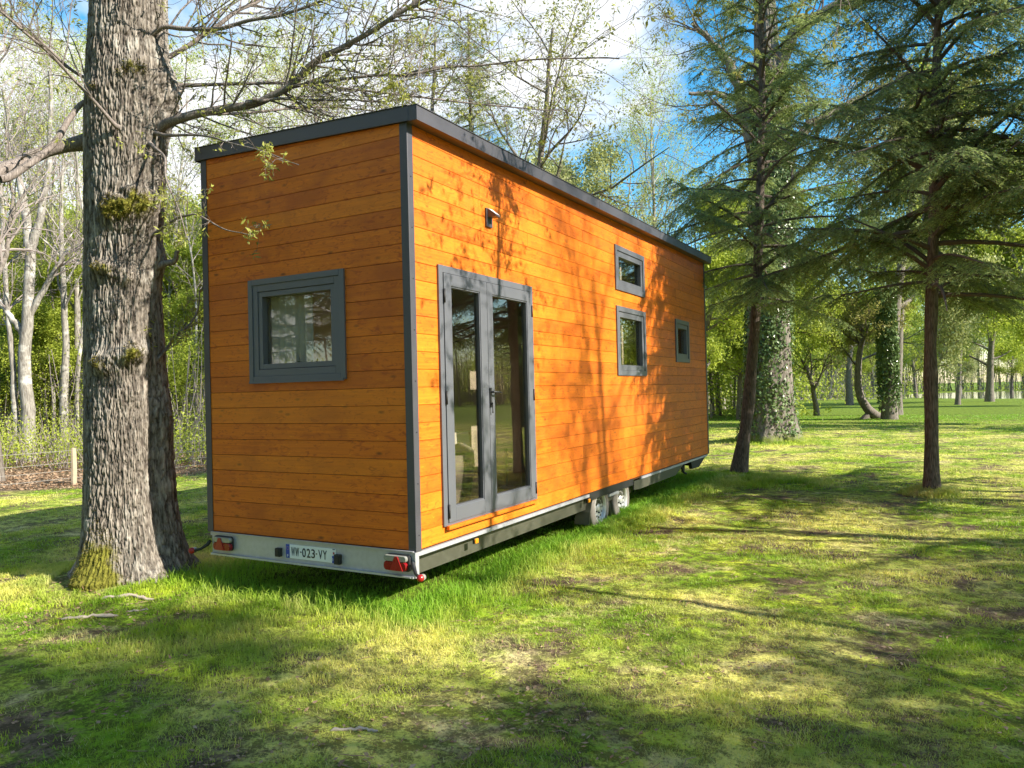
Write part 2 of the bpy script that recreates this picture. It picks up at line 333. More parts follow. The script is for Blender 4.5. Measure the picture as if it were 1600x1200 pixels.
class Acc:
    """mesh accumulator on numpy arrays"""
    def __init__(s): s.v = []; s.q = []; s.t = []; s.r = []; s.m = []; s.n = 0; s.paths = {}
    def add(s, v, q=None, t=None, r=0.5, moss=0.0):
        v = np.asarray(v, float).reshape(-1, 3)
        if q is not None and len(q): s.q.append(np.asarray(q, int).reshape(-1, 4)+s.n)
        if t is not None and len(t): s.t.append(np.asarray(t, int).reshape(-1, 3)+s.n)
        s.v.append(v); s.r.append(np.broadcast_to(np.asarray(r, float), (len(v),)))
        s.m.append(np.broadcast_to(np.asarray(moss, float), (len(v),)))
        s.n += len(v)
    def box(s, x0, x1, y0, y1, z0, z1, r=0.5):
        x0, x1 = min(x0, x1), max(x0, x1); y0, y1 = min(y0, y1), max(y0, y1); z0, z1 = min(z0, z1), max(z0, z1)
        v = [(x, y, z) for x in (x0, x1) for y in (y0, y1) for z in (z0, z1)]
        s.add(v, [(0, 1, 3, 2), (4, 6, 7, 5), (0, 4, 5, 1), (2, 3, 7, 6), (0, 2, 6, 4), (1, 5, 7, 3)], r=r)
    def hexa(s, v, r=0.5):  # 8 corners ordered like box
        s.add(v, [(0, 1, 3, 2), (4, 6, 7, 5), (0, 4, 5, 1), (2, 3, 7, 6), (0, 2, 6, 4), (1, 5, 7, 3)], r=r)
    def path(s, pts, rad, sides=6):
        pts = np.asarray(pts, float); rad = np.broadcast_to(np.asarray(rad, float), (len(pts),))
        s.paths.setdefault((len(pts), sides), []).append((pts, rad))
    def flush(s):
        for (n, k), L in s.paths.items():
            P = np.array([a for a, b in L]); Rr = np.array([b for a, b in L]); B = len(P)
            T = np.gradient(P, axis=1); T /= np.linalg.norm(T, axis=2, keepdims=True)+1e-9
            ref = np.where(np.abs(T.mean(1)[:, 2:3]) > 0.8, np.array([[1., 0, 0]]), np.array([[0, 0, 1.]]))[:, None, :]
            U = np.cross(T, ref); U /= np.linalg.norm(U, axis=2, keepdims=True)+1e-9
            V = np.cross(T, U)
            a = np.arange(k)*2*PI/k
            ring = P[:, :, None, :] + Rr[:, :, None, None]*(np.cos(a)[None, None, :, None]*U[:, :, None, :]+np.sin(a)[None, None, :, None]*V[:, :, None, :])
            i = np.arange(n-1)[:, None]*k; j = np.arange(k)[None, :]; j2 = (j+1) % k
            q = np.stack([i+j, i+j2, i+k+j2, i+k+j], -1).reshape(-1, 4)
            Q = (q[None]+(np.arange(B)*n*k)[:, None, None]).reshape(-1, 4)
            s.add(ring.reshape(-1, 3), Q)
        s.paths = {}
    def blades(s, P, D, S, ln, wd, r=0.5, back=0.0):
        """kites: base P, direction D, side S"""
        P = np.asarray(P, float); nn = len(P)
        if nn == 0: return
        ln = np.broadcast_to(ln, (nn,))[:, None]; wd = np.broadcast_to(wd, (nn,))[:, None]
        D = D/(np.linalg.norm(D, axis=1, keepdims=True)+1e-9); S = S/(np.linalg.norm(S, axis=1, keepdims=True)+1e-9)
        mid = P+D*ln*0.45
        v = np.stack([P, mid-S*wd*0.5, P+D*ln, mid+S*wd*0.5], 1).reshape(-1, 3)
        q = np.arange(nn*4).reshape(-1, 4)
        rr = np.repeat(np.broadcast_to(r, (nn,)), 4)
        s.add(v, q, r=rr)
    def mesh(s, name, mat, smooth=False):
        s.flush()
        me = bpy.data.meshes.new(name)
        v = np.concatenate(s.v) if s.v else np.zeros((0, 3))
        q = np.concatenate(s.q) if s.q else np.zeros((0, 4), int); t = np.concatenate(s.t) if s.t else np.zeros((0, 3), int)
        me.vertices.add(len(v)); me.vertices.foreach_set('co', v.astype(np.float32).ravel())
        nl = q.size+t.size; me.loops.add(nl); me.loops.foreach_set('vertex_index', np.concatenate([q.ravel(), t.ravel()]).astype(np.int32))
        me.polygons.add(len(q)+len(t))
        me.polygons.foreach_set('loop_start', np.concatenate([np.arange(len(q))*4, q.size+np.arange(len(t))*3]).astype(np.int32))
        me.polygons.foreach_set('use_smooth', np.full(len(q)+len(t), bool(smooth)))
        for an, arr in (('rnd', s.r), ('moss', s.m)):
            a = me.attributes.new(an, 'FLOAT', 'POINT'); a.data.foreach_set('value', np.concatenate(arr).astype(np.float32) if arr else np.zeros(0, np.float32))
        me.update(calc_edges=True)
        me.materials.append(mat)
        return me
    def build(s, name, mat, parent=None, smooth=False, bevel=0):
        o = bpy.data.objects.new(name, s.mesh(name, mat, smooth)); COL.objects.link(o)
        if parent is not None: o.parent = parent; KIDS.setdefault(parent.name, []).append(o)
        if bevel:
            b = o.modifiers.new('bevel', 'BEVEL'); b.width = bevel; b.segments = 2; b.limit_method = 'ANGLE'
        return o
def lathe(acc, prof, centre, axis='x', n=32, r=0.5):
    """prof: list of (along, radius) ; axis through centre"""
    a = np.arange(n)*2*PI/n; rows = []
    for h, rad in prof:
        if axis == 'x': rows.append(np.stack([np.full(n, h), rad*np.cos(a), rad*np.sin(a)], 1))
        elif axis == 'y': rows.append(np.stack([rad*np.cos(a), np.full(n, h), rad*np.sin(a)], 1))
        else: rows.append(np.stack([rad*np.cos(a), rad*np.sin(a), np.full(n, h)], 1))
    v = np.concatenate(rows)+np.array(centre)
    i = np.arange(len(prof)-1)[:, None]*n; j = np.arange(n)[None]; j2 = (j+1) % n
    acc.add(v, np.stack([i+j, i+j2, i+n+j2, i+n+j], -1).reshape(-1, 4), r=r)

# numpy value noise
def _h(i, j, k, seed):
    x = (i.astype(np.int64)*374761393 + j.astype(np.int64)*668265263 + k.astype(np.int64)*2147483647 + seed*1274126177) & 0xffffffff
    x = ((x ^ (x >> 13))*1274126177) & 0xffffffff
    return ((x ^ (x >> 16)) & 0xffff)/65535.0
def vnoise(x, y, z=None, seed=0):
    x = np.asarray(x, float); y = np.asarray(y, float); z = np.zeros_like(x) if z is None else np.asarray(z, float)
    i, j, k = np.floor(x), np.floor(y), np.floor(z); fx, fy, fz = x-i, y-j, z-k
    fx, fy, fz = fx*fx*(3-2*fx), fy*fy*(3-2*fy), fz*fz*(3-2*fz)
    r = 0
    for a in (0, 1):
        for b in (0, 1):
            for c in (0, 1):
                r = r + _h(i+a, j+b, k+c, seed)*(fx if a else 1-fx)*(fy if b else 1-fy)*(fz if c else 1-fz)
    return r
def fbm(x, y, z=None, seed=0, o=4):
    r = 0; a = 0.5; f = 1.0
    for q in range(o):
        r = r + a*vnoise(np.asarray(x)*f, np.asarray(y)*f, None if z is None else np.asarray(z)*f, seed+q); a *= 0.5; f *= 2.03
    return r/(1-0.5**o)

# ------------------------------------------------------------------ ground, path, pond
POND = (16.0, 112.0, 15.0, 30.0)
def hg(x, y):
    x = np.asarray(x, float); y = np.asarray(y, float)
    near = np.exp(-((x-1)**2+(y-3)**2)/900)
    h = (fbm(x*0.55, y*0.55, seed=3, o=3)-0.5)*0.10*near
    h = h + (fbm(x*2.6, y*2.6, seed=8, o=3)-0.5)*0.035*near
    d = np.hypot(x+3.45, y+0.25); h = h + 0.07*np.exp(-(d/0.95)**2)
    d = np.hypot(x+0.55, y-19.0); h = h + 0.15*np.exp(-(d/1.6)**2)
    e = ((x-POND[0])/POND[2])**2+((y-POND[1])/POND[3])**2
    return h - 0.5*np.clip(1.3-e, 0, 1)
def ground():
    a = Acc(); n = 420
    s = np.linspace(-1, 1, n); c = np.sinh(s*6.2)/math.sinh(6.2)*700
    X, Y = np.meshgrid(c+1.0, c+1.0, indexing='ij')
    Z = hg(X, Y)
    i = np.arange(n-1)[:, None]*n+np.arange(n-1)[None]
    a.add(np.stack([X, Y, Z], -1).reshape(-1, 3), np.stack([i, i+n, i+n+1, i+1], -1).reshape(-1, 4))
    o = a.build('ground', M['ground'], smooth=True); o['kind'] = 'structure'
    t = np.linspace(0, 2*PI, 64, endpoint=False)
    a = Acc(); rr = 1.14*(1+0.05*np.sin(3*t)+0.04*np.sin(5*t+1))
    v = np.stack([POND[0]+POND[2]*rr*np.cos(t), POND[1]+POND[3]*rr*np.sin(t), np.full(64, -0.12)], 1)
    v = np.concatenate([v, [[POND[0], POND[1], -0.12]]])
    a.add(v, t=[(k, (k+1) % 64, 64) for k in range(64)])
    o = a.build('pond', M['water']); o['kind'] = 'structure'
    a = Acc(); n = 40; tt = np.linspace(0, 1, n)
    px = -30+tt*42; py = 78+10*np.sin(tt*2.4)+tt*4
    v = np.concatenate([np.stack([px, py-3.2, hg(px, py-3.2)+0.02], 1), np.stack([px, py+3.2, hg(px, py+3.2)+0.02], 1)])
    a.add(v, [(k, k+1, n+k+1, n+k) for k in range(n-1)])
    o = a.build('path', M['sand']); o['kind'] = 'structure'
ground()

# ------------------------------------------------------------------ the tiny house
W, L = 2.47, 9.49
def wtop(x, y): return HB + 3.497 - 0.0416*x + 0.0168*y
house = empty('tiny_house', (-W/2, L/2, 0))
HO = Vector((-W/2, L/2, 0))
def hb(acc, name, mat, parent=None, smooth=False, bevel=0, label=None):
    """build a part of the house given in world metres"""
    off = np.array(HO if parent is None else (0, 0, 0))
    acc.flush(); acc.v = [v-np.array(HO) for v in acc.v]
    o = acc.build(name, mat, parent or house, smooth, bevel)
    if label: o['label'] = label
    return o
def sub(acc, name, mat, parent, smooth=False, bevel=0):
    acc.flush(); acc.v = [v-np.array(HO) for v in acc.v]
    return acc.build(name, mat, parent, smooth, bevel)
tag(house, 'long flat-roofed wooden tiny house on a twin-axle trailer, orange boards and charcoal trim', 'tiny house')
ROW = 0.1478
rngh = np.random.default_rng(5)
END_OPEN = [(-1.80, -0.74, 1.46, 2.325)]
SIDE_OPEN = [(0.47, 2.07, 0.16, 2.32), (4.74, 5.80, 2.70, 3.19), (4.74, 5.80, 1.53, 2.35), (7.50, 8.20, 1.77, 2.38)]
def cladding(name, a0, a1, opens, place, seglo=1.6, seghi=3.6, joints=True):
    acc = Acc(); zt = 3.85; nrow = int(zt/ROW)+1
    for i in range(nrow):
        z0 = i*ROW; z1 = z0+ROW
        cuts = [a0]; x = a0
        if joints:
            x = a0 + rngh.uniform(0.6, seghi)
            while x < a1-0.4: cuts.append(x); x += rngh.uniform(seglo, seghi)
        cuts.append(a1)
        for s0, s1 in zip(cuts[:-1], cuts[1:]):
            rb = rngh.random()
            zs = sorted({z0, z1} | {z for o in opens for z in (o[2], o[3]) if z0 < z < z1})
            for za, zb in zip(zs[:-1], zs[1:]):
                zmid = (za+zb)/2; spans = [(s0, s1)]
                for o in opens:
                    if o[2] < zmid < o[3]:
                        new = []
                        for p, q in spans:
                            if q <= o[0] or p >= o[1]: new.append((p, q)); continue
                            if p < o[0]: new.append((p, o[0]))
                            if q > o[1]: new.append((o[1], q))
                        spans = new
                for p, q in spans:
                    g = 0.0028; gl = 0.0020
                    lo = za+(g if za == z0 else 0); hi = zb-(g if zb == z1 else 0)
                    def top(a, z): return min(z, place(a, 0, 0)[3])
                    prof = []
                    if za == z0: prof.append((-0.009, z0+0.0008))
                    prof += [(0.0, lo), (0.0, hi)]
                    if zb == z1: prof.append((-0.009, z1-0.0008))
                    pa, qa = p+gl, q-gl
                    # clip at the sloping wall top
                    if za > max(place(pa, 0, 0)[3], place(qa, 0, 0)[3]): continue
                    vs = []
                    for aa in (pa, qa):
                        for d, z in prof:
                            vs.append(place(aa, d, top(aa, z))[:3])
                    k = len(prof)
                    acc.add(vs, [(j, k+j, k+j+1, j+1) for j in range(k-1)], r=rb)
    return acc
def pe(a, d, z): return (a, -d, HB+z, wtop(a, 0)-HB)
def ps(a, d, z): return (d, a, HB+z, wtop(0, a)-HB)
def pw(a, d, z): return (-W-d, a, HB+z, wtop(-W, a)-HB)
def pf(a, d, z): return (a, L+d, HB+z, wtop(a, L)-HB)
hb(cladding('wall', -W+0.03, -0.045, END_OPEN, pe, joints=False), 'end_wall', M['wood'])
hb(cladding('wall', 0.045, L-0.045, SIDE_OPEN, ps), 'side_wall', M['wood'])
hb(cladding('wall', 0.045, L-0.045, [], pw), 'side_wall', M['wood'])
hb(cladding('wall', -W+0.03, -0.045, [], pf, joints=False), 'end_wall', M['wood'])
# groove backing + inner shell (with the openings cut out)
def shell(acc, a0, a1, opens, d, place):
    zs = sorted({0.0, 3.42} | {z for o in opens for z in (o[2], o[3])})
    for za, zb in zip(zs[:-1], zs[1:]):
        spans = [(a0, a1)]
        for o in opens:
            if o[2] < (za+zb)/2 < o[3]:
                new = []
                for p, q in spans:
                    if q <= o[0] or p >= o[1]: new.append((p, q)); continue
                    if p < o[0]: new.append((p, o[0]))
                    if q > o[1]: new.append((o[1], q))
                spans = new
        for p, q in spans:
            acc.add([place(p, d, za)[:3], place(q, d, za)[:3], place(q, d, zb)[:3], place(p, d, zb)[:3]], [(0, 1, 2, 3)])
a = Acc()
shell(a, -W+0.01, -0.01, END_OPEN, -0.010, pe); shell(a, 0.01, L-0.01, SIDE_OPEN, -0.010, ps)
shell(a, 0.01, L-0.01, [], -0.010, pw); shell(a, -W+0.01, -0.01, [], -0.010, pf)
hb(a, 'groove_backing', M['groove'])
a = Acc()
shell(a, -W+0.12, -0.12, END_OPEN, -0.12, pe); shell(a, 0.12, L-0.12, SIDE_OPEN, -0.12, ps)
shell(a, 0.12, L-0.12, [], -0.12, pw); shell(a, -W+0.12, -0.12, [], -0.12, pf)
a.add([(-W+.12, .12, HB+3.42), (-.12, .12, HB+3.42), (-.12, L-.12, HB+3.42), (-W+.12, L-.12, HB+3.42)], [(0, 1, 2, 3)])
a.box(-W+.12, -.12, 5.2, 5.26, HB+0.02, HB+3.41)
hb(a, 'inner_lining', M['inner'])
a = Acc()
for k in range(42):
    y0 = 0.13+k*0.12
    a.box(-W+.13, -.13, y0, y0+0.117, HB+0.01, HB+0.035+0.001*(k % 2))
hb(a, 'floor_boards', M['floorw'])
a = Acc()
a.box(-W+0.02, -0.02, 0.02, L-0.02, HB-0.03, HB-0.001)
hb(a, 'floor_underside', M['groove'])
# corner trims (folded angle) with screws
def corner(x, y, sx, sy):
    a = Acc(); wdt = 0.068; t = 0.006; p = 0.004
    zt = wtop(x, y)-0.002
    # flange along x (on the end wall) and along y (on the side wall)
    xo = x+sx*p*2; yo = y+sy*p*2
    a.box(x-sx*wdt, xo, yo-sy*t*0, yo-sy*t, HB-0.012, zt)
    a.box(xo, xo-sx*t, yo-sy*t, y-sy*wdt, HB-0.012, zt)
    o = hb(a, 'corner_trim', M['trim'], bevel=0.0015)
    if (sx, sy) != (1, -1): return
    for k in range(9):
        z = HB+0.12+k*0.42
        if z > zt-0.1: break
        s = Acc(); lathe(s, [(0, 0.006), (sx*0.004, 0.005), (sx*0.005, 0.0001)], (xo, y-sy*0.035, z), 'x', 8)
        sub(s, 'screw', M['black'], o)
corner(0, 0, 1, -1); corner(-W, 0, -1, -1); corner(0, L, 1, 1); corner(-W, L, -1, 1)
# roof: slab + fascias
a = Acc(); ov = 0.13
def rp(x, y, dz): return (x, y, wtop(x, y)+dz)
xs, ys = (-W-0.05, ov-0.01), (-0.03, L+0.05)
a.hexa([rp(x, y, dz) for x in (-W-0.04, ov-0.008) for y in (-0.02, L+0.04) for dz in (0.008, 0.085)])
hb(a, 'roof', M['trim'])
a = Acc()   # end fascia, front
a.hexa([rp(x, y, dz) for x in (-W-0.055, 0.045) for y in (-0.036, -0.022) for dz in (-0.004, 0.118)])
a.hexa([rp(x, y, dz) for x in (-W-0.055, 0.045) for y in (-0.046, 0.05) for dz in (0.119, 0.125)])
hb(a, 'fascia', M['trim'], bevel=0.002)
a = Acc()   # side fascia box, stands a little lower and further out
a.hexa([rp(x, y, dz) for x in (ov-0.006, ov) for y in (-0.034, L+0.05) for dz in (-0.006, 0.112)])
a.hexa([rp(x, y, dz) for x in (0.046, ov-0.007) for y in (-0.034, -0.026) for dz in (-0.006, 0.112)])
a.hexa([rp(x, y, dz) for x in (0.030, ov+0.008) for y in (-0.038, L+0.05) for dz in (0.113, 0.119)])
a.hexa([rp(x, y, dz) for x in (0.004, ov-0.007) for y in (-0.02, L+0.045) for dz in (-0.006, 0.006)])
hb(a, 'fascia', M['trim'])
for k in range(4):   # overlap seams of the fascia sheets
    y = 1.9+k*1.95; a = Acc()
    a.hexa([rp(x, yy, dz) for x in (ov, ov+0.002) for yy in (y, y+0.05) for dz in (-0.008, 0.111)])
    hb(a, 'fascia_seam', M['trim'])
a = Acc()
a.hexa([rp(x, y, dz) for x in (-W-0.055, -W-0.041) for y in (-0.03, L+0.05) for dz in (-0.012, 0.135)])
a.hexa([rp(x, y, dz) for x in (-W-0.055, 0.1) for y in (L+0.051, L+0.06) for dz in (-0.012, 0.135)])
hb(a, 'fascia', M['trim'])

def frame_rect(acc, place, o, wd, d0, d1):
    """rectangular ring: o = (a0,a1,z0,z1) outer, wd width, depth range"""
    a0, a1, z0, z1 = o
    def hx(aa0, aa1, zz0, zz1):
        v = [place(p, d, z)[:3] for p in (aa0, aa1) for d in (d0, d1) for z in (zz0, zz1)]
        acc.hexa(v)
    w_ = wd if hasattr(wd, '__len__') else (wd, wd, wd, wd)   # left,right,bottom,top
    hx(a0, a0+w_[0], z0, z1); hx(a1-w_[1], a1, z0, z1)
    hx(a0+w_[0]+0.0004, a1-w_[1]-0.0004, z0, z0+w_[2]); hx(a0+w_[0]+0.0004, a1-w_[1]-0.0004, z1-w_[3], z1)
def pane(place, o, d, parent):
    a = Acc(); a0, a1, z0, z1 = o
    a.hexa([place(p, dd, z)[:3] for p in (a0, a1) for dd in (d-0.004, d) for z in (z0, z1)])
    return sub(a, 'glass', M['glass'], parent)
# end window
f = Acc(); frame_rect(f, pe, (-1.85, -0.688, 1.417, 2.367), 0.052, -0.01, 0.020)
wf = hb(f, 'window', M['grey_paint'], bevel=0.002, label='square dark grey window in the shaded end wall')
f = Acc(); frame_rect(f, pe, (-1.797, -0.741, 1.470, 2.314), 0.062, -0.06, 0.010); sub(f, 'frame', M['grey_paint'], wf, bevel=0.002)
f = Acc(); frame_rect(f, pe, (-1.731, -0.807, 1.536, 2.248), 0.046, -0.075, 0.002); sub(f, 'sash', M['grey_paint'], wf, bevel=0.002)
f = Acc(); f.hexa([pe(p, d, z)[:3] for p in (-1.84, -0.70) for d in (0.021, 0.034) for z in (1.405, 1.428)]); sub(f, 'sill', M['grey_paint'], wf)
pane(pe, (-1.68, -0.858, 1.585, 2.20), -0.05, wf)
# side windows
def side_window(o, label, sash=True):
    a0, a1, z0, z1 = o; f = Acc()
    frame_rect(f, ps, o, 0.072, -0.01, 0.022); wf = hb(f, 'window', M['grey_paint'], bevel=0.002, label=label)
    f = Acc(); frame_rect(f, ps, (a0+0.074, a1-0.074, z0+0.074, z1-0.074), 0.075, -0.06, 0.008); sub(f, 'sash', M['grey_paint'], wf, bevel=0.002)
    pane(ps, (a0+0.15, a1-0.15, z0+0.15, z1-0.15), -0.04, wf)
    return wf
side_window((4.666, 5.876, 2.636, 3.253), 'wide short upper window in the sunlit side wall')
side_window((4.666, 5.876, 1.459, 2.417), 'taller lower window in the sunlit side wall')
side_window((7.444, 8.264, 1.708, 2.437), 'small window near the far corner of the side wall')
# french doors
f = Acc(); frame_rect(f, ps, (0.385, 2.147, 0.128, 2.386), (0.062, 0.045, 0.022, 0.062), -0.01, 0.022)
hb(f, 'door_frame', M['grey_paint'], bevel=0.002)
f = Acc(); f.hexa([ps(p, d, z)[:3] for p in (0.42, 2.13) for d in (0.0225, 0.05) for z in (0.098, 0.130)])
hb(f, 'threshold', M['wood'])
def leaf(o, gl, label, handle):
    f = Acc(); w_ = (gl[0]-o[0], o[1]-gl[1], gl[2]-o[2], o[3]-gl[3])
    frame_rect(f, ps, o, w_, -0.035, 0.030)
    d = hb(f, 'door', M['grey_paint'], bevel=0.003, label=label)
    f = Acc(); frame_rect(f, ps, (gl[0]-0.012, gl[1]+0.012, gl[2]-0.012, gl[3]+0.012), 0.022, -0.02, 0.0185)
    f2 = Acc(); frame_rect(f2, ps, gl, 0.012, -0.03, 0.022); sub(f2, 'glazing_bead', M['grey_paint'], d)
    pane(ps, gl, -0.006, d)
    for z in (o[2]+0.10, (o[2]+o[3])/2, o[3]-0.20):
        h = Acc(); aa = o[0]-0.004 if not handle else o[1]+0.004
        lathe(h, [(HB+z-0.06, 0.0001), (HB+z-0.06, 0.009), (HB+z+0.06, 0.009), (HB+z+0.06, 0.0001)], (0.036, aa, 0), 'z', 10)
        sub(h, 'hinge', M['black'], d, True)
    if handle:
        h = Acc()
        h.hexa([ps(p, dd, z)[:3] for p in (1.185, 1.215) for dd in (0.0305, 0.040) for z in (1.13, 1.315)])
        h.path([(0.04, 1.2, HB+1.275), (0.075, 1.2, HB+1.275), (0.085, 1.215, HB+1.275), (0.085, 1.27, HB+1.272), (0.082, 1.315, HB+1.268)], [0.010, 0.010, 0.010, 0.009, 0.008], 10)
        h.path([(0.04, 1.2, HB+1.165), (0.052, 1.2, HB+1.165)], [0.012, 0.012], 12)
        h.path([(0.053, 1.2, HB+1.165), (0.053, 1.2, HB+1.10), (0.053, 1.203, HB+1.075)], [0.006, 0.005, 0.008], 8)
        sub(h, 'handle', M['black'], d, False)
leaf((0.452, 1.178, 0.152, 2.320), (0.565, 1.055, 0.275, 2.215), 'narrower left door leaf', False)
leaf((1.184, 2.098, 0.152, 2.320), (1.285, 2.005, 0.275, 2.215), 'wider right door leaf with the black handle', True)
# wall lamp
wl = Acc(); wl.box(0.001, 0.022, 1.225, 1.335, HB+2.865, HB+3.045)
lampo = hb(wl, 'wall_lamp', M['trim'], bevel=0.003)
wl = Acc()
yv = (1.238, 1.322)
wl.add([(0.022, yv[0], HB+3.04), (0.022, yv[1], HB+3.04), (0.115, yv[1], HB+2.965), (0.115, yv[0], HB+2.965),
        (0.022, yv[0], HB+2.955), (0.022, yv[1], HB+2.955), (0.115, yv[1], HB+2.955), (0.115, yv[0], HB+2.955)],
       [(0, 1, 2, 3), (7, 6, 5, 4), (3, 2, 6, 7), (0, 3, 7, 4), (1, 5, 6, 2)])
sub(wl, 'lamp_head', M['trim'], lampo)
wl = Acc(); wl.add([(0.03, yv[0]+.008, HB+3.036), (0.03, yv[1]-.008, HB+3.036), (0.112, yv[1]-.008, HB+2.970), (0.112, yv[0]+.008, HB+2.970)], [(0, 1, 2, 3)])
wl.v = [v+np.array([.004, 0, .003]) for v in wl.v]
sub(wl, 'solar_panel', M['white'], lampo)  # sunlit brightness of the panel is put into its white colour
# trailer: rear plate with folded lips
a = Acc()
a.box(-2.41, -0.012, -0.012, -0.006, HB-0.205, HB-0.004)
a.box(-2.41, -0.012, -0.036, -0.006, HB-0.223, HB-0.2055)
a.box(-2.41, -0.012, -0.030, -0.0125, HB-0.0100, HB-0.0035)
rp_ = hb(a, 'rear_plate', M['galv'])
a = Acc(); a.box(-0.19, -0.03, -0.045, -0.0365, HB-0.219, HB-0.209); a.box(-0.011, 0.006, -0.02, 0.03, HB-0.222, HB-0.014)
sub(a, 'corner_bracket', M['galv'], rp_)
# side rails / chassis beams
for sx in (0, 1):
    X = lambda x: x if sx == 0 else -W-x
    a = Acc()
    a.box(X(-0.03), X(0.004), 0.02, 4.55-0.95, HB-0.050, HB-0.016); hb(a, 'side_rail', M['galv']); a = Acc(); a.box(X(-0.03), X(0.0), 5.55, L-0.12, HB-0.050, HB-0.016)
    hb(a, 'side_rail', M['galv'])
    a = Acc()
    x0, x1 = X(-0.13), X(-0.09)
    for y0, y1, t0, t1 in ((0.10, 3.55, 0.0, 0.0),):
        a.add([(x, y, z) for x in (x0, x1) for y, z in ((0.04, HB-0.052), (0.12, HB-0.225), (3.55, HB-0.225), (3.55, HB-0.052))],
              [(0, 1, 2, 3), (4, 7, 6, 5), (0, 4, 5, 1), (1, 5, 6, 2), (2, 6, 7, 3)])
    a.box(x0, x1, 3.5501, 5.35, HB-0.225, HB-0.052)
    hb(a, 'chassis_beam', M['galv_dark'])
    a = Acc()
    xa, xb = X(-0.006), X(-0.028)
    a.add([(x, y, z) for x in (xb, xa) for y, z in ((5.25, HB-0.052), (5.25, HB-0.17), (5.45, HB-0.185), (7.3, HB-0.185), (7.75, HB-0.052))],
          [(0, 1, 2, 3), (5, 8, 7, 6), (0, 5, 6, 1), (1, 6, 7, 2), (2, 7, 8, 3), (3, 8, 9, 4)], [(0, 3, 4), (5, 9, 8)])
    hb(a, 'side_skirt', M['galv_dark'])
    a = Acc(); a.box(X(-0.015), X(-0.035), 3.62, 5.24, HB-0.10, HB-0.001)
    a.box(X(-0.035), X(-0.30), 3.62, 5.24, HB-0.012, HB-0.004)
    hb(a, 'wheel_arch', M['black'])
a = Acc()  # front under-frame end, tapering up, and the jack
a.add([(x, y, z) for x in (-0.10, -0.04) for y, z in ((8.35, HB-0.052), (8.45, HB-0.20), (8.9, HB-0.21), (9.40, HB-0.052))],
      [(0, 1, 2, 3), (4, 7, 6, 5), (0, 4, 5, 1), (1, 5, 6, 2), (2, 6, 7, 3)])
hb(a, 'front_frame', M['black']); a = Acc()
a.add([(x, y, z) for x in (-W+0.04, -W+0.10) for y, z in ((8.35, HB-0.052), (8.45, HB-0.20), (8.9, HB-0.21), (9.40, HB-0.052))],
      [(0, 1, 2, 3), (4, 7, 6, 5), (0, 4, 5, 1), (1, 5, 6, 2), (2, 6, 7, 3)])
hb(a, 'front_frame', M['black'])
for y in (1.2, 2.4, 3.4, 6.2, 7.6, 8.6): a = Acc(); a.box(-W+0.14, -0.14, y, y+0.06, HB-0.16, HB-0.032); hb(a, 'cross_member', M['black'])
a = Acc(); a.box(-W/2-0.05, -W/2+0.05, 6.0, L+1.15, HB-0.24, HB-0.165); hb(a, 'drawbar', M['black']); a = Acc()
a.path([(-W/2, L+0.9, HB-0.42), (-W/2, L+0.9, HB+0.12)], 0.03, 12); lathe(a, [(-.03, .0001), (-.03, .09), (.03, .09), (.03, .0001)], (-W/2, L+0.9, 0.10), 'x', 20)
hb(a, 'jockey_wheel', M['black'])
a = Acc(); a.path([(-0.12, 7.95, HB-0.06), (-0.13, 8.2, HB-0.24), (-0.13, 8.35, HB-0.28)], [0.025, 0.022, 0.018], 8); a.path([(-0.13, 8.2, HB-0.05), (-0.13, 8.15, HB-0.22)], 0.03, 8)
hb(a, 'support_leg', M['black'])
a = Acc()
a.path([(-W+0.14, 4.10, 0.262), (-0.14, 4.10, 0.262)], 0.03, 8); hb(a, 'axle', M['galv_dark']); a = Acc(); a.path([(-W+0.14, 4.90, 0.262), (-0.14, 4.90, 0.262)], 0.03, 8)
hb(a, 'axle', M['galv_dark'])
# wheels
def wheel(y, side):
    x = -0.055 if side == 0 else -W+0.055
    s = 1 if side == 0 else -1
    t = Acc(); w2 = 0.085
    lathe(t, [(s*w2*0.85, .185), (s*w2, .20), (s*w2*1.02, .25), (s*w2*.92, .288), (s*w2*.75, .300), (s*.030, .306), (s*.026, .299), (s*.018, .299), (s*.014, .306),
              (-s*.014, .306), (-s*.018, .299), (-s*.026, .299), (-s*.030, .306), (-s*w2*.75, .300), (-s*w2, .27), (-s*w2, .20), (-s*w2*.8, .18)], (x-s*0.085, y, 0.262), 'x', 48)
    wh = hb(t, 'wheel', M['tyre'], smooth=True)
    r = Acc(); c = (x-s*0.085, y, 0.262)
    lathe(r, [(s*.078, .196), (s*.084, .192), (s*.082, .182), (s*.05, .172), (s*.03, .165), (s*.028, .158), (s*.045, .135), (s*.052, .11), (s*.040, .085), (s*.038, .06), (s*.046, .055),
              (s*.062, .045), (s*.066, .03), (s*.066, .0001)], c, 'x', 48)
    rim = sub(r, 'rim', M['rim'], wh, True)
    for k in range(12):   # dark vent holes and bolts
        an = k*PI/6; h = Acc()
        cc = (c[0], c[1]+0.122*math.cos(an), c[2]+0.122*math.sin(an))
        lathe(h, [(s*.045, .015), (s*.0535, .015), (s*.0537, .0001)], cc, 'x', 10); sub(h, 'vent_hole', M['black'], wh)
    for k in range(5):
        an = k*2*PI/5; h = Acc()
        lathe(h, [(s*.036, .010), (s*.056, .010), (s*.057, .0001)], (c[0], c[1]+0.07*math.cos(an), c[2]+0.07*math.sin(an)), 'x', 6); sub(h, 'bolt', M['black'], wh)
for sd in (0, 1):
    wheel(4.10, sd); wheel(4.90, sd)
a = Acc(); a.path([(-0.09, 4.38, HB-0.13), (-0.05, 4.66, HB-0.12)], 0.022, 8); a.box(-0.11, -0.03, 4.35, 4.70, HB-0.15, HB-0.115)
hb(a, 'suspension_arm', M['galv'])
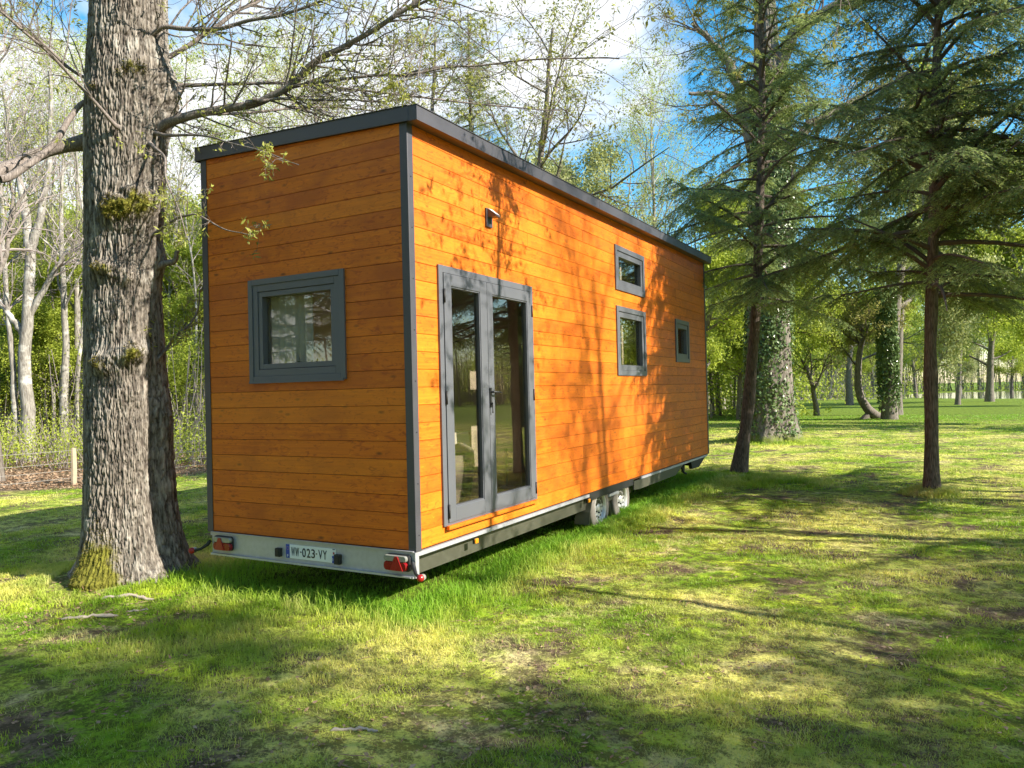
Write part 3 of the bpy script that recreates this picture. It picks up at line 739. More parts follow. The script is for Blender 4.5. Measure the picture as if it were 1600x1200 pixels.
for x0 in (-0.22, -W+0.02):
    a = Acc(); pts = [(3.62, HB-0.40), (3.66, HB-0.25), (3.74, HB-0.10)]
    for (ya, za), (yb, zb) in zip(pts[:-1], pts[1:]):
        a.hexa([(x, y+dy_, z) for x in (x0, x0+0.20) for (y, z) in ((ya, za), (yb, zb)) for dy_ in (0, 0.006)])
    hb(a, 'mudguard', M['galv_dark'])
# tail lamps
def tail(xc, out):
    zc = HB-0.103; hw, hh = 0.118, 0.062
    def rrect(acc, x0, x1, z0, z1, y0, y1, rad=0.03):
        pts = []
        for (qx, qz, a0) in ((x1-rad, z1-rad, 0), (x0+rad, z1-rad, 90), (x0+rad, z0+rad, 180), (x1-rad, z0+rad, 270)):
            for k in range(5):
                an = R(a0+k*22.5); pts.append((qx+rad*math.cos(an), qz+rad*math.sin(an)))
        n = len(pts)
        v = [(x, y0, z) for x, z in pts]+[(x, y1, z) for x, z in pts]+[((x-(x0+x1)/2)*.93+(x0+x1)/2, y1-0.008, (z-(z0+z1)/2)*.9+(z0+z1)/2) for x, z in pts]+[((x0+x1)/2, y1-0.009, (z0+z1)/2)]
        acc.add(v, [(k, (k+1) % n, n+(k+1) % n, n+k) for k in range(n)]+[(n+k, n+(k+1) % n, 2*n+(k+1) % n, 2*n+k) for k in range(n)], [(2*n+k, 2*n+(k+1) % n, 3*n) for k in range(n)])
    a = Acc(); rrect(a, xc-hw-.006+0.012*out, xc+hw+.006+0.012*out, zc-hh-.006, zc+hh+.006, -0.013, -0.034)
    h = hb(a, 'tail_lamp', M['black'])
    a = Acc(); rrect(a, xc-hw, xc+hw, zc-hh, zc+0.012, -0.034, -0.058); sub(a, 'red_lens', M['dkred'], h)
    a = Acc(); rrect(a, xc-hw, xc+hw, zc+0.013, zc+hh, -0.034, -0.056, 0.022); sub(a, 'clear_lens', M['clear'], h)
    a = Acc(); xr = xc+0.02*out; y0, y1 = -0.060, -0.074   # triangular reflector
    tri = [(xr-0.066, zc-0.058), (xr+0.066, zc-0.058), (xr+0.014, zc+0.056), (xr-0.014, zc+0.056)]
    a.add([(x, y0, z) for x, z in tri]+[(x, y1, z) for x, z in tri], [(4, 5, 6, 7), (0, 1, 5, 4), (1, 2, 6, 5), (2, 3, 7, 6), (3, 0, 4, 7)])
    sub(a, 'reflector', M['red'], h)
tail(-0.172, 1); tail(-2.225, -1)
# licence plate with lettering
a = Acc(); a.box(-1.432, -0.842, -0.0175, -0.0125, HB-0.174, HB-0.050)
plate = hb(a, 'licence_plate', M['white'], bevel=0.002)
def strip(x0, x1, z0, z1, mat, name, y=-0.0183):
    a = Acc(); a.box(x0, x1, -0.0176, y, HB+z0, HB+z1); sub(a, name, mat, plate)
strip(-1.432, -1.386, -0.174, -0.050, M['blue'], 'blue_band'); strip(-0.886, -0.842, -0.174, -0.112, M['blue'], 'blue_band')
strip(-0.878, -0.850, -0.060, -0.053, M['ink'], 'black_band')
def text(body, x, z, wd, ht, mat, y=-0.0192, bold=0.0, name='lettering'):
    cu = bpy.data.curves.new('t', 'FONT'); cu.body = body; cu.size = 0.1; cu.extrude = 0.0006; cu.offset = bold
    o = bpy.data.objects.new('t', cu); COL.objects.link(o)
    bpy.context.view_layer.update()
    dg = bpy.context.evaluated_depsgraph_get(); me = bpy.data.meshes.new_from_object(o.evaluated_get(dg))
    bpy.data.objects.remove(o); me.name = name
    xs_ = [v.co.x for v in me.vertices]; ys_ = [v.co.y for v in me.vertices]
    me.transform(Matrix.Translation((-(min(xs_)+max(xs_))/2, -(min(ys_)+max(ys_))/2, 0)))
    me.transform(Matrix.Translation(Vector((x, y, HB+z))-HO) @ Matrix.Rotation(R(90), 4, 'X') @ Matrix.Diagonal((wd/(max(xs_)-min(xs_)), ht/(max(ys_)-min(ys_)), 1, 1)))
    me.materials.clear(); me.materials.append(mat)
    q = bpy.data.objects.new(name, me); COL.objects.link(q); q.parent = plate; KIDS.setdefault(plate.name, []).append(q)
text("W", -1.344, -0.112, 0.046, 0.078, M['ink'], bold=0.001); text("W", -1.294, -0.112, 0.046, 0.078, M['ink'], bold=0.001)
text("-", -1.250, -0.110, 0.016, 0.011, M['ink'])
text("0", -1.212, -0.112, 0.043, 0.079, M['ink'], bold=0.0012); text("2", -1.157, -0.112, 0.042, 0.079, M['ink'], bold=0.0012); text("3", -1.103, -0.112, 0.042, 0.079, M['ink'], bold=0.0012)
text("-", -1.064, -0.110, 0.016, 0.011, M['ink'])
text("V", -1.018, -0.112, 0.046, 0.078, M['ink'], bold=0.001); text("Y", -0.966, -0.112, 0.046, 0.078, M['ink'], bold=0.001)
text("F", -1.409, -0.152, 0.014, 0.024, M['white']); text("10", -0.864, -0.143, 0.028, 0.026, M['white'])
a = Acc()   # small red star mark on the right strip
st = [(-0.864+rr*math.sin(R(36*k)), -0.088+rr*math.cos(R(36*k))) for k, rr in enumerate([0.017, 0.007]*5)]
a.add([(x, -0.0192, HB+z) for x, z in st]+[(-0.864, -0.0192, HB-0.088)], t=[(k, (k+1) % 10, 10) for k in range(10)])
sub(a, 'red_mark', M['red'], plate)
a = Acc()
for k in range(12):
    an = R(30*k); x, z = -1.409+0.014*math.cos(an), -0.085+0.014*math.sin(an)
    a.box(x-.0018, x+.0018, -0.0184, -0.0190, HB+z-.0018, HB+z+.0018)
sub(a, 'star_ring', M['amber'], plate)
for x0, x1, z0, z1 in ((-1.540, -1.482, -0.168, -0.090), (-0.838, -0.776, -0.176, -0.090)):
    a = Acc(); a.box(x0, x1, -0.0125, -0.052, HB+z0, HB+z1); pl = hb(a, 'plate_lamp', M['black'], bevel=0.006)
    a = Acc(); a.box(x0+.01, x1-.01, -0.0525, -0.056, HB+z0+.02, HB+z1-.02); sub(a, 'lens', M['black'], pl)
# position lamps on rubber arms
for sx in (1, -1):
    x = -0.0 if sx == 1 else -W+0.05
    a = Acc(); a.path([(x-sx*0.01, -0.035, HB-0.09), (x+sx*0.012, -0.05, HB-0.125), (x+sx*0.06, -0.09, HB-0.165), (x+sx*0.115, -0.12, HB-0.178)], [0.016, 0.018, 0.013, 0.014], 10)
    arm = hb(a, 'position_lamp', M['black'], smooth=True, label=None)
    a = Acc(); c = (x+sx*0.135, -0.12, HB-0.178)
    lathe(a, [(0.03, .0001), (0.03, .024), (-0.006, .030), (-0.006, .0001)], c, 'y', 20); sub(a, 'clear_lens', M['clear'], arm, False)
    a = Acc(); lathe(a, [(-0.007, .030), (-0.028, .027), (-0.040, .016), (-0.043, .0001)], c, 'y', 20); sub(a, 'red_lens', M['red'], arm, True)
# amber side markers
for y in (0.90, 3.54):
    a = Acc(); a.box(-0.002, 0.012, y-0.03, y+0.03, HB-0.110, HB-0.062)
    b_ = hb(a, 'side_marker', M['black'])
    a = Acc(); a.box(0.0121, 0.030, y-0.027, y+0.027, HB-0.108, HB-0.064); sub(a, 'amber_lens', M['amber'], b_, bevel=0.006)

# ------------------------------------------------------------------ things inside the house
def arm_chair():
    o = empty('armchair', (-0.52, 1.10, HB+0.037), R(0)); o.scale = (.85, .95, .87)
    a = Acc(); n = 24
    prof = []
    for k in range(n+1):
        an = R(-20 + 220*k/n)
        prof.append((math.cos(an), math.sin(an)))
    vs = []; Hh = [0.10, 0.30, 0.62, 0.84]; Rr = [0.30, 0.36, 0.41, 0.40]
    for h, r_ in zip(Hh, Rr):
        for (c, s_) in prof: vs.append((r_*c, r_*s_*0.95-0.0, h if h < 0.8 else h-0.10*abs(c)))
    for h, r_ in zip(Hh[::-1], Rr[::-1]):
        for (c, s_) in prof: vs.append(((r_-0.07)*c, (r_-0.07)*s_*0.95, h+0.005 if h < 0.8 else h-0.10*abs(c)))
    m_ = n+1; q = [(i*m_+j, i*m_+j+1, (i+1)*m_+j+1, (i+1)*m_+j) for i in range(7) for j in range(n)]
    a.add(vs, q); a.build('backrest', M['armch'], o, True)
    a = Acc(); lathe(a, [(0.12, .0001), (0.12, .27), (0.40, .31), (0.45, .29), (0.46, .0001)], (0, 0, 0), 'z', 24); a.build('seat', M['lilac'], o, True)
    for k in range(4):
        a = Acc(); an = R(45+90*k); a.path([(0.18*math.cos(an), 0.18*math.sin(an), 0.12), (0.26*math.cos(an), 0.26*math.sin(an), 0.0)], [0.015, 0.01], 8); a.build('leg', M['black'], o)
    o.rotation_euler = (0, 0, R(-8))
    tag(o, 'rounded taupe armchair seen low through the left door leaf', 'armchair')
arm_chair()
def cloth_table():
    o = empty('side_table', (-1.08, 2.02, HB+0.037))
    a = Acc(); a.box(-.3, .3, -.25, .25, .68, .71); a.build('tabletop', M['postw'], o)
    for sx in (-1, 1):
        for sy in (-1, 1):
            a = Acc(); a.box(sx*.27-.02, sx*.27+.02, sy*.22-.02, sy*.22+.02, 0, .68); a.build('leg', M['postw'], o)
    tag(o, 'small wooden table under a white cloth inside the house', 'table')
    a = Acc(); a.box(-.31, .31, -.26, .26, .712, .718)
    n = 40
    t = np.linspace(0, 2*PI, n, endpoint=False); sq = lambda c: np.sign(c)*np.abs(c)**0.3
    v0 = np.stack([.311*sq(np.cos(t)), .261*sq(np.sin(t)), np.full(n, .716)], 1); v1 = v0*np.array([1.10, 1.12, 0])+np.array([0, 0, .46]); v1[:, :2] *= (1+.04*np.sin(t*7))[:, None]
    a.add(np.concatenate([v0, v1]), [(k, (k+1) % n, n+(k+1) % n, n+k) for k in range(n)])
    c = a.build('tablecloth', M['cloth']); c.location = (-1.08, 2.02, HB+0.037); c.scale = (.75, .85, 1.12); o.scale = (.75, .85, 1.12)
    tag(c, 'bright white cloth seen through the left door pane', 'tablecloth')
cloth_table()
o = empty('floor_lamp', (-1.1, 3.49, HB+0.037))
a = Acc(); a.path([(0, 0, 0.02), (0, 0, 0.50)], 0.012, 10); a.build('pole', M['white'], o)
a = Acc(); lathe(a, [(0, .0001), (0, .10), (.018, .09), (.02, .0001)], (0, 0, 0), 'z', 24); a.build('base', M['white'], o)
tag(o, 'thin white upright rod on a round foot behind the wide door pane', 'lamp stand')
def pot_plant():
    o = empty('potted_plant', (-1.41, 0.24, HB+1.40))
    a = Acc(); lathe(a, [(0, .0001), (0, .05), (.11, .07), (.12, .075), (.12, .06), (.10, .0001)], (0, 0, 0), 'z', 20); a.build('pot', M['pot'], o)
    rg = np.random.default_rng(3); n = 900
    d = rg.normal(size=(n, 3)); d[:, 2] = np.abs(d[:, 2]); d /= np.linalg.norm(d, axis=1)[:, None]
    P = d*rg.uniform(.03, .13, (n, 1))*np.array([1.2, 1, .9])+np.array([0, 0, .13])
    a = Acc(); a.blades(P, d+rg.normal(size=(n, 3))*.5, rg.normal(size=(n, 3)), .04, .014, rg.random(n)); a.build('foliage', M['ivy'], o)
    tag(o, 'small bushy green plant behind the end window pane', 'plant')
    a = Acc(); a.box(-1.85, -0.70, 0.121, 0.36, HB+1.36, HB+1.39)
    o2 = a.build('shelf', M['inner']); tag(o2, 'pale wall shelf under the potted plant inside the end window', 'shelf')
pot_plant()
def curtain():
    n = 90; t = np.linspace(0, 1, n); x = -1.84+t*0.62; y = 0.145+0.022*np.sin(t*46)+0.006*np.sin(t*19)
    a = Acc(); v = np.concatenate([np.stack([x, y, np.full(n, HB+0.9)], 1), np.stack([x, y, np.full(n, HB+2.5)], 1)])
    a.add(v, [(k, k+1, n+k+1, n+k) for k in range(n-1)]); o = a.build('curtain', M['cloth'], smooth=True)
    tag(o, 'pale gathered curtain behind the left half of the end window', 'curtain')
curtain()

# ------------------------------------------------------------------ vegetation helpers
def at(px, depth):
    """ground point seen in the photo's column px at a distance of depth metres"""
    lat = (px-800)/cf*depth
    p = Vector((cx, cy, 0)) + Vector((-math.sin(ch), math.cos(ch), 0))*depth + Vector((math.cos(ch), math.sin(ch), 0))*lat
    return float(p.x), float(p.y)
def zg(x, y): return float(hg(np.array([x]), np.array([y]))[0])
def unit(v): return v/(np.linalg.norm(v)+1e-9)
def rot_off(rng, d, ang):
    """direction d turned by ang about a random axis"""
    r = rng.normal(size=3); s = unit(np.cross(d, r)); return unit(d*math.cos(ang)+s*math.sin(ang))
def grow(rng, p, d, L, r0, lvl, S, out, tips):
    n = S['seg'][lvl]; pts = [np.array(p, float)]; d = unit(np.array(d, float)); st = L/(n-1)
    for k in range(n-1):
        d = unit(d+rng.normal(size=3)*S['wob'][lvl]+np.array([0, 0, S['up'][lvl]])); pts.append(pts[-1]+d*st)
    pts = np.array(pts); last = lvl == len(S['n'])
    rad = r0*(1-np.linspace(0, 1, n)*(S['taper'][lvl]))
    out[lvl].append((pts, rad))
    if last: tips.append(pts); return
    for k in range(S['n'][lvl]):
        t = S['t0'][lvl]+(1-S['t0'][lvl])*((k+rng.random()*0.8)/S['n'][lvl]); t = min(t, 0.99)
        f = t*(n-1); i = int(f); q = pts[i]*(1-(f-i))+pts[i+1]*(f-i); dd = unit(pts[i+1]-pts[i])
        cd = rot_off(rng, dd, S['ang'][lvl]*rng.uniform(0.7, 1.3))
        Lc = L*S['ratio'][lvl]*(1-S['fall'][lvl]*t)*rng.uniform(0.7, 1.25)
        grow(rng, q, cd, Lc, max(0.0018, min(rad[i]*0.65, rad[i]*S['rr'][lvl])), lvl+1, S, out, tips)
def spec(**k):
    S = dict(n=[16, 6, 5], seg=[12, 7, 5, 4], wob=[.05, .13, .18, .2], up=[.0, .04, .05, .03], ang=[1.0, .8, .8], ratio=[.42, .45, .5],
             t0=[.35, .25, .2], fall=[.6, .4, .3], rr=[.5, .6, .6], taper=[.85, .8, .75, .6])
    S.update(k); return S
def deciduous(seed, H, r0, S, leafn=6, leaf=(.07, .05), lmat='spring', bmat='greybark', tmat='dtwig', lean=(0, 0), flare=1.35, spread=0.12, parts=None):
    """returns list of (partname, mesh) for trunk, branches, crown"""
    rng = np.random.default_rng(seed); nl = len(S['n'])+1
    out = [[] for _ in range(nl)]; tips = []
    grow(rng, (0, 0, -0.15), (lean[0], lean[1], 1), H, r0, 0, S, out, tips)
    tr = Acc(); pts, rad = out[0][0]; rad = rad.copy(); rad[0] *= flare; rad[1] *= 1+(flare-1)*.25
    tr.path(pts, rad, 14)
    for p, r in out[1]:
        if r[0] > 0.02: tr.path(p, r, 7)
    res = [('trunk', tr.mesh('trunk', M[bmat], True))]
    br = Acc()
    for p, r in out[1]:
        if r[0] <= 0.02: br.path(p, r, 5)
    for lv in range(2, nl):
        for p, r in out[lv]: br.path(p, r, 3 if lv > 2 else 4)
    res.append(('branches', br.mesh('branches', M[tmat])))
    if leafn and tips:
        T = np.concatenate([t[None] if t.ndim == 2 else t for t in tips]) if all(len(t) == len(tips[0]) for t in tips) else None
        T = np.array(tips); nt_ = len(T)
        u = rng.random((nt_, leafn))*(T.shape[1]-1.01); i = u.astype(int); fr = (u-i)[..., None]
        P = (np.take_along_axis(T, i[..., None], 1)*(1-fr)+np.take_along_axis(T, (i+1)[..., None], 1)*fr).reshape(-1, 3)
        keep = rng.random(len(P)) < 0.35+0.65*vnoise(P[:, 0]*.8, P[:, 1]*.8, P[:, 2]*.8, seed)
        P = P[keep]+rng.normal(size=(keep.sum(), 3))*spread
        cr_ = Acc(); D = rng.normal(size=P.shape)+np.array([0, 0, -.3]); Sd = rng.normal(size=P.shape)
        cr_.blades(P, D, Sd, leaf[0]*rng.uniform(.6, 1.3, len(P)), leaf[1]*rng.uniform(.6, 1.3, len(P)), rng.random(len(P)))
        res.append(('crown', cr_.mesh('crown', M[lmat])))
    return res
def thing_from(name, parts, x, y, rz, scale, label, cat, group=None, z=None):
    o = empty(name, (x, y, zg(x, y) if z is None else z), rz); o.scale = (scale,)*3 if not hasattr(scale, '__len__') else scale
    for pn, me in parts:
        c = bpy.data.objects.new(pn, me); COL.objects.link(c); c.parent = o; KIDS.setdefault(o.name, []).append(c)
    tag(o, label, cat, group); return o

# ------------------------------------------------------------------ fir generator
def fir(seed, H, r0, zf, reach, nb, axis=None, dense=1.0, el0=8, droop=.30, bare=0.0, twl=.46, jit=8):
    rng = np.random.default_rng(seed)
    ax = axis if axis is not None else [(0, 0, -.1), (0.02, .01, H*.5), (0, 0, H)]
    ax = np.array(ax, float); zs = np.linspace(ax[0, 2], H, 26)
    tx = np.interp(zs, ax[:, 2], ax[:, 0]); ty = np.interp(zs, ax[:, 2], ax[:, 1])
    rad = r0*(1-.93*(np.clip(zs, 0, H)/H)**.9)+.008; rad[0] *= 1.55; rad[1] *= 1.12
    tr = Acc(); tr.path(np.stack([tx, ty, zs], 1), rad*(1+.06*rng.normal(size=26)), 16)
    bb = Acc(); nd = Acc(); TW = []
    for k in range(nb):
        u = (k+rng.random())/nb; z = zf+(H-zf-.2)*u**1.05
        bx, by, br_ = np.interp(z, zs, tx), np.interp(z, zs, ty), np.interp(z, zs, rad)
        az = k*2.39996+rng.normal()*.5; Lb = (reach*(1-u)**.75*rng.uniform(.55, 1.12)+.25)
        if u < .06: Lb *= .7
        el = R(max(el0+rng.normal()*jit+u*25, 2 if u < .3 else -12)); n = 9; t = np.linspace(0, 1, n)
        dh = np.array([math.cos(az), math.sin(az), 0]); pr = np.array([-math.sin(az), math.cos(az), 0])
        bend = rng.normal()*.12
        P = np.array([bx, by, z])+dh*(br_*.6+Lb*t*math.cos(el))[:, None]+pr*(bend*Lb*t**2)[:, None]
        P[:, 2] += Lb*(math.sin(el)*t-droop*rng.uniform(.6, 1.35)*(.72 if u < .25 else 1)*t**2+.16*t**4)
        bb.path(P, np.linspace(.012+.011*Lb, .004, n)*(1.0), 5)
        if rng.random() < bare: continue
        K = int(Lb/.055*dense)+3
        ts = rng.uniform(.10, 1, K); ts[-3:] = 1.0
        f = ts*(n-1.001); i = f.astype(int); q = P[i]*(1-(f-i))[:, None]+P[i+1]*(f-i)[:, None]
        sd = np.where(rng.random(K) < .5, -1, 1)
        an = rng.normal(.95, .2, K); an[-3:] *= .3
        T_ = P[np.minimum(i+1, n-1)]-P[i]; T_ /= np.linalg.norm(T_, axis=1)[:, None]+1e-9
        td = T_*np.cos(an)[:, None]+pr*(np.sin(an)*sd)[:, None]+np.array([0, 0, -.22])*rng.uniform(.2, 1.8, K)[:, None]
        tl = twl*math.sqrt(max(Lb, .4))*(1-.55*ts)*rng.uniform(.5, 1.2, K)*(.4+.6*np.clip(ts*3, 0, 1))
        TW.append(np.concatenate([q, td/np.linalg.norm(td, axis=1)[:, None], tl[:, None]], 1))
    TW = np.concatenate(TW); q, td, tl = TW[:, :3], TW[:, 3:6], TW[:, 6]
    m3 = np.array([0, .5, 1.])
    PP = q[:, None]+td[:, None]*tl[:, None, None]*m3[None, :, None]; PP[:, :, 2] -= (.32*tl[:, None]*m3[None]**2)
    for p in PP: bb.path(p, [.004, .003, .0015], 3)
    # side twiglets along each twig, then needles along both
    def needles(q, td, tl, per=.015, ln=.055, wd=.014, dr=.32):
        cnt = np.maximum(3, (tl/per).astype(int)); idx = np.repeat(np.arange(len(tl)), cnt)
        s = rng.random(len(idx)); P = q[idx]+td[idx]*(tl[idx]*s)[:, None]; P[:, 2] -= dr*tl[idx]*s**2
        tg = td[idx].copy(); tg[:, 2] -= 2*dr*s
        tg /= np.linalg.norm(tg, axis=1)[:, None]
        hor = np.cross(tg, np.array([0, 0, 1.])); hor /= np.linalg.norm(hor, axis=1)[:, None]+1e-9
        sd = np.where(rng.random(len(idx)) < .5, -1, 1)[:, None]
        D = tg*.75+hor*sd*rng.uniform(.3, 1, (len(idx), 1))+np.array([0, 0, 1])*rng.normal(0, .25, (len(idx), 1))
        nd.blades(P, D, np.cross(D, np.array([0, 0, 1.])+rng.normal(size=D.shape)*.5), ln*rng.uniform(.7, 1.3, len(idx)), wd, np.clip(rng.normal(.5, .2, len(idx))+.25*s-.1, 0, 1))
    needles(q, td, tl)
    K2 = np.maximum(1, (tl/.09).astype(int)); idx = np.repeat(np.arange(len(tl)), K2); s = rng.random(len(idx))
    q2 = q[idx]+td[idx]*(tl[idx]*s)[:, None]; q2[:, 2] -= .32*tl[idx]*s**2
    hor = np.cross(td[idx], np.array([0, 0, 1.])); hor /= np.linalg.norm(hor, axis=1)[:, None]+1e-9
    d2 = td[idx]*.7+hor*np.where(rng.random(len(idx)) < .5, -.8, .8)[:, None]+np.array([0, 0, -.25]); d2 /= np.linalg.norm(d2, axis=1)[:, None]
    needles(q2, d2, .05+.09*rng.random(len(idx))*(1-.4*s)*2, per=.013)
    return [('trunk', tr.mesh('trunk', M['firbark'], True)), ('branches', bb.mesh('branches', M['dtwig'])), ('crown', nd.mesh('crown', M['needle']))]

# ------------------------------------------------------------------ the big oak by the house end
def big_oak():
    base = np.array([-3.45, -0.25, zg(-3.45, -0.25)])
    o = empty('oak_tree', tuple(base)); tag(o, 'massive furrowed oak with mossy burls and a mossy foot, left of the house end', 'tree')
    cxl = np.array([(0, .03, -.3), (0, .02, 0), (-.02, 0, .68), (-.01, -.01, 1.32), (0, -.01, 1.97), (.02, -.01, 2.93), (.07, 0, 3.9), (.11, .01, 4.86), (.16, .01, 5.82), (.20, .02, 6.6), (.25, .05, 9), (.35, .1, 13)])
    cxl[:, 0] += .055; cxl[:, 1] += .03
    nz, na = 1200, 520
    z = np.concatenate([np.linspace(-.25, 6.8, nz-60), np.linspace(6.9, 12.5, 60)]); th = np.linspace(0, 2*PI, na, endpoint=False)
    Z, T = np.meshgrid(z, th, indexing='ij')
    X0 = np.interp(z, cxl[:, 2], cxl[:, 0])[:, None]; Y0 = np.interp(z, cxl[:, 2], cxl[:, 1])[:, None]
    zc = np.clip(Z, 0, 20)
    Rr = .350+.035*np.exp(-((zc-4.6)/.9)**2)-.012*np.clip(zc-6, 0, 9)*2.2
    # buttress roots; directions in world angle. viewer looks along about 125 deg -> faces angle ~ -35 deg
    lob = 1+.30*np.cos(5*T+.6)+.15*np.cos(3*T+2)
    Rr = Rr+.13*np.exp(-zc/.20)*np.clip(lob, .35, 2)+.085*np.exp(-zc/.7)*(1+.3*np.cos(4*T))
    Rr = Rr*(1+.03*np.sin(2*T+.5*zc)+.02*np.sin(3*T-zc*1.3))
    moss = np.zeros_like(Z)
    vc = math.atan2(-4.7, 7.1)
    def burl(px, z0, amp, st, sz, ms):
        # px: column in the photo; convert to an angle on the trunk
        s = np.clip((px-192)/68.0, -.99, .99); a0 = vc+math.asin(s)
        da = (T-a0+PI) % (2*PI)-PI; g = np.exp(-(da/st)**2-((Z-z0)/sz)**2)
        return amp*g, ms*g
    for args in ((205, 3.62, .095, .60, .17, .95), (175, 3.50, .07, .4, .12, .85), (207, 2.16, .11, .34, .11, .95), (160, 2.08, .08, .4, .10, .85), (205, 1.76, .03, .35, .10, .35),
                 (160, 2.98, .07, .4, .08, .8), (195, 2.90, .05, .5, .07, .6), (200, 4.9, .05, .5, .15, .7), (145, 4.7, .03, .3, .1, .5), (252, 4.75, .13, .35, .32, .2), (250, 3.10, .07, .3, .15, .3), (250, 1.55, .06, .3, .25, .1)):
        a_, m_ = burl(*args); wv = .2+1.6*fbm(np.cos(T)*7, np.sin(T)*7, Z*12, 2, 4); Rr = Rr+a_*wv; moss = moss+m_*wv
    for px, amp, wdt, top in ((150, .80, .62, .34), (128, .65, .5, .20), (235, .3, .6, .04), (192, .2, .5, .08)):
        s = (px-192)/80.0; a0 = vc+math.asin(np.clip(s, -.99, .99)); da = (T-a0+PI) % (2*PI)-PI
        moss = moss+amp*np.exp(-(da/wdt)**2)*np.clip(1.15-(zc/ (top*2.0))**2, 0, 1)
    # bark furrows
    cxn, cyn = np.cos(T)*.45, np.sin(T)*.45
    f1 = fbm(cxn*54+fbm(cxn*6, cyn*6, Z*2.2, 31)*3.5, cyn*54, Z*9.5, 11, 3); f2 = fbm(cxn*90, cyn*90, Z*26, 5, 2)
    ridge = 1-np.abs(f1*2-1)*2.4
    crack = np.clip(ridge, 0, 1)**1.7; Rr = Rr-.024*crack+.014*f2
    lean = np.where(np.cos(T-(vc+1.25)) > 0, 1, 0)
    # fused second stem on the right side
    da = (T-(vc+1.35)+PI) % (2*PI)-PI; Rr = Rr+(.075*np.exp(-(da/.42)**2)-.06*np.exp(-((da+.62)/.16)**2))*np.clip((2.7-zc)/1.6, 0, 1)
    V = np.stack([X0+Rr*np.cos(T), Y0+Rr*np.sin(T), Z], -1).reshape(-1, 3)
    i = np.arange(nz-1)[:, None]*na; j = np.arange(na)[None]; j2 = (j+1) % na
    a = Acc(); a.add(V, np.stack([i+j, i+j2, i+na+j2, i+na+j], -1).reshape(-1, 4), r=crack.ravel(), moss=np.clip(moss, 0, 1.4).ravel())
    a.build('trunk', M['oakbark'], o, True)
    # moss tufts on burls and foot
    rg = np.random.default_rng(8); mn_ = moss+(fbm(np.cos(T)*4, np.sin(T)*4, Z*7, 77, 3)-.5)*1.1; mi = np.where((mn_.ravel() > .62))[0]; mi = rg.choice(mi, min(len(mi), 9000)); 
    Nn = np.stack([np.cos(T), np.sin(T), 0*T], -1).reshape(-1, 3)[mi]
    a = Acc(); a.blades(V[mi]-Nn*.005, Nn+rg.normal(size=Nn.shape)*.6+np.array([0, 0, .2]), rg.normal(size=Nn.shape), np.where(V[mi][:, 2] > .9, rg.uniform(.015, .045, len(mi)), rg.uniform(.008, .022, len(mi))), .006, rg.random(len(mi)))
    a.build('moss', M['mossf'], o)
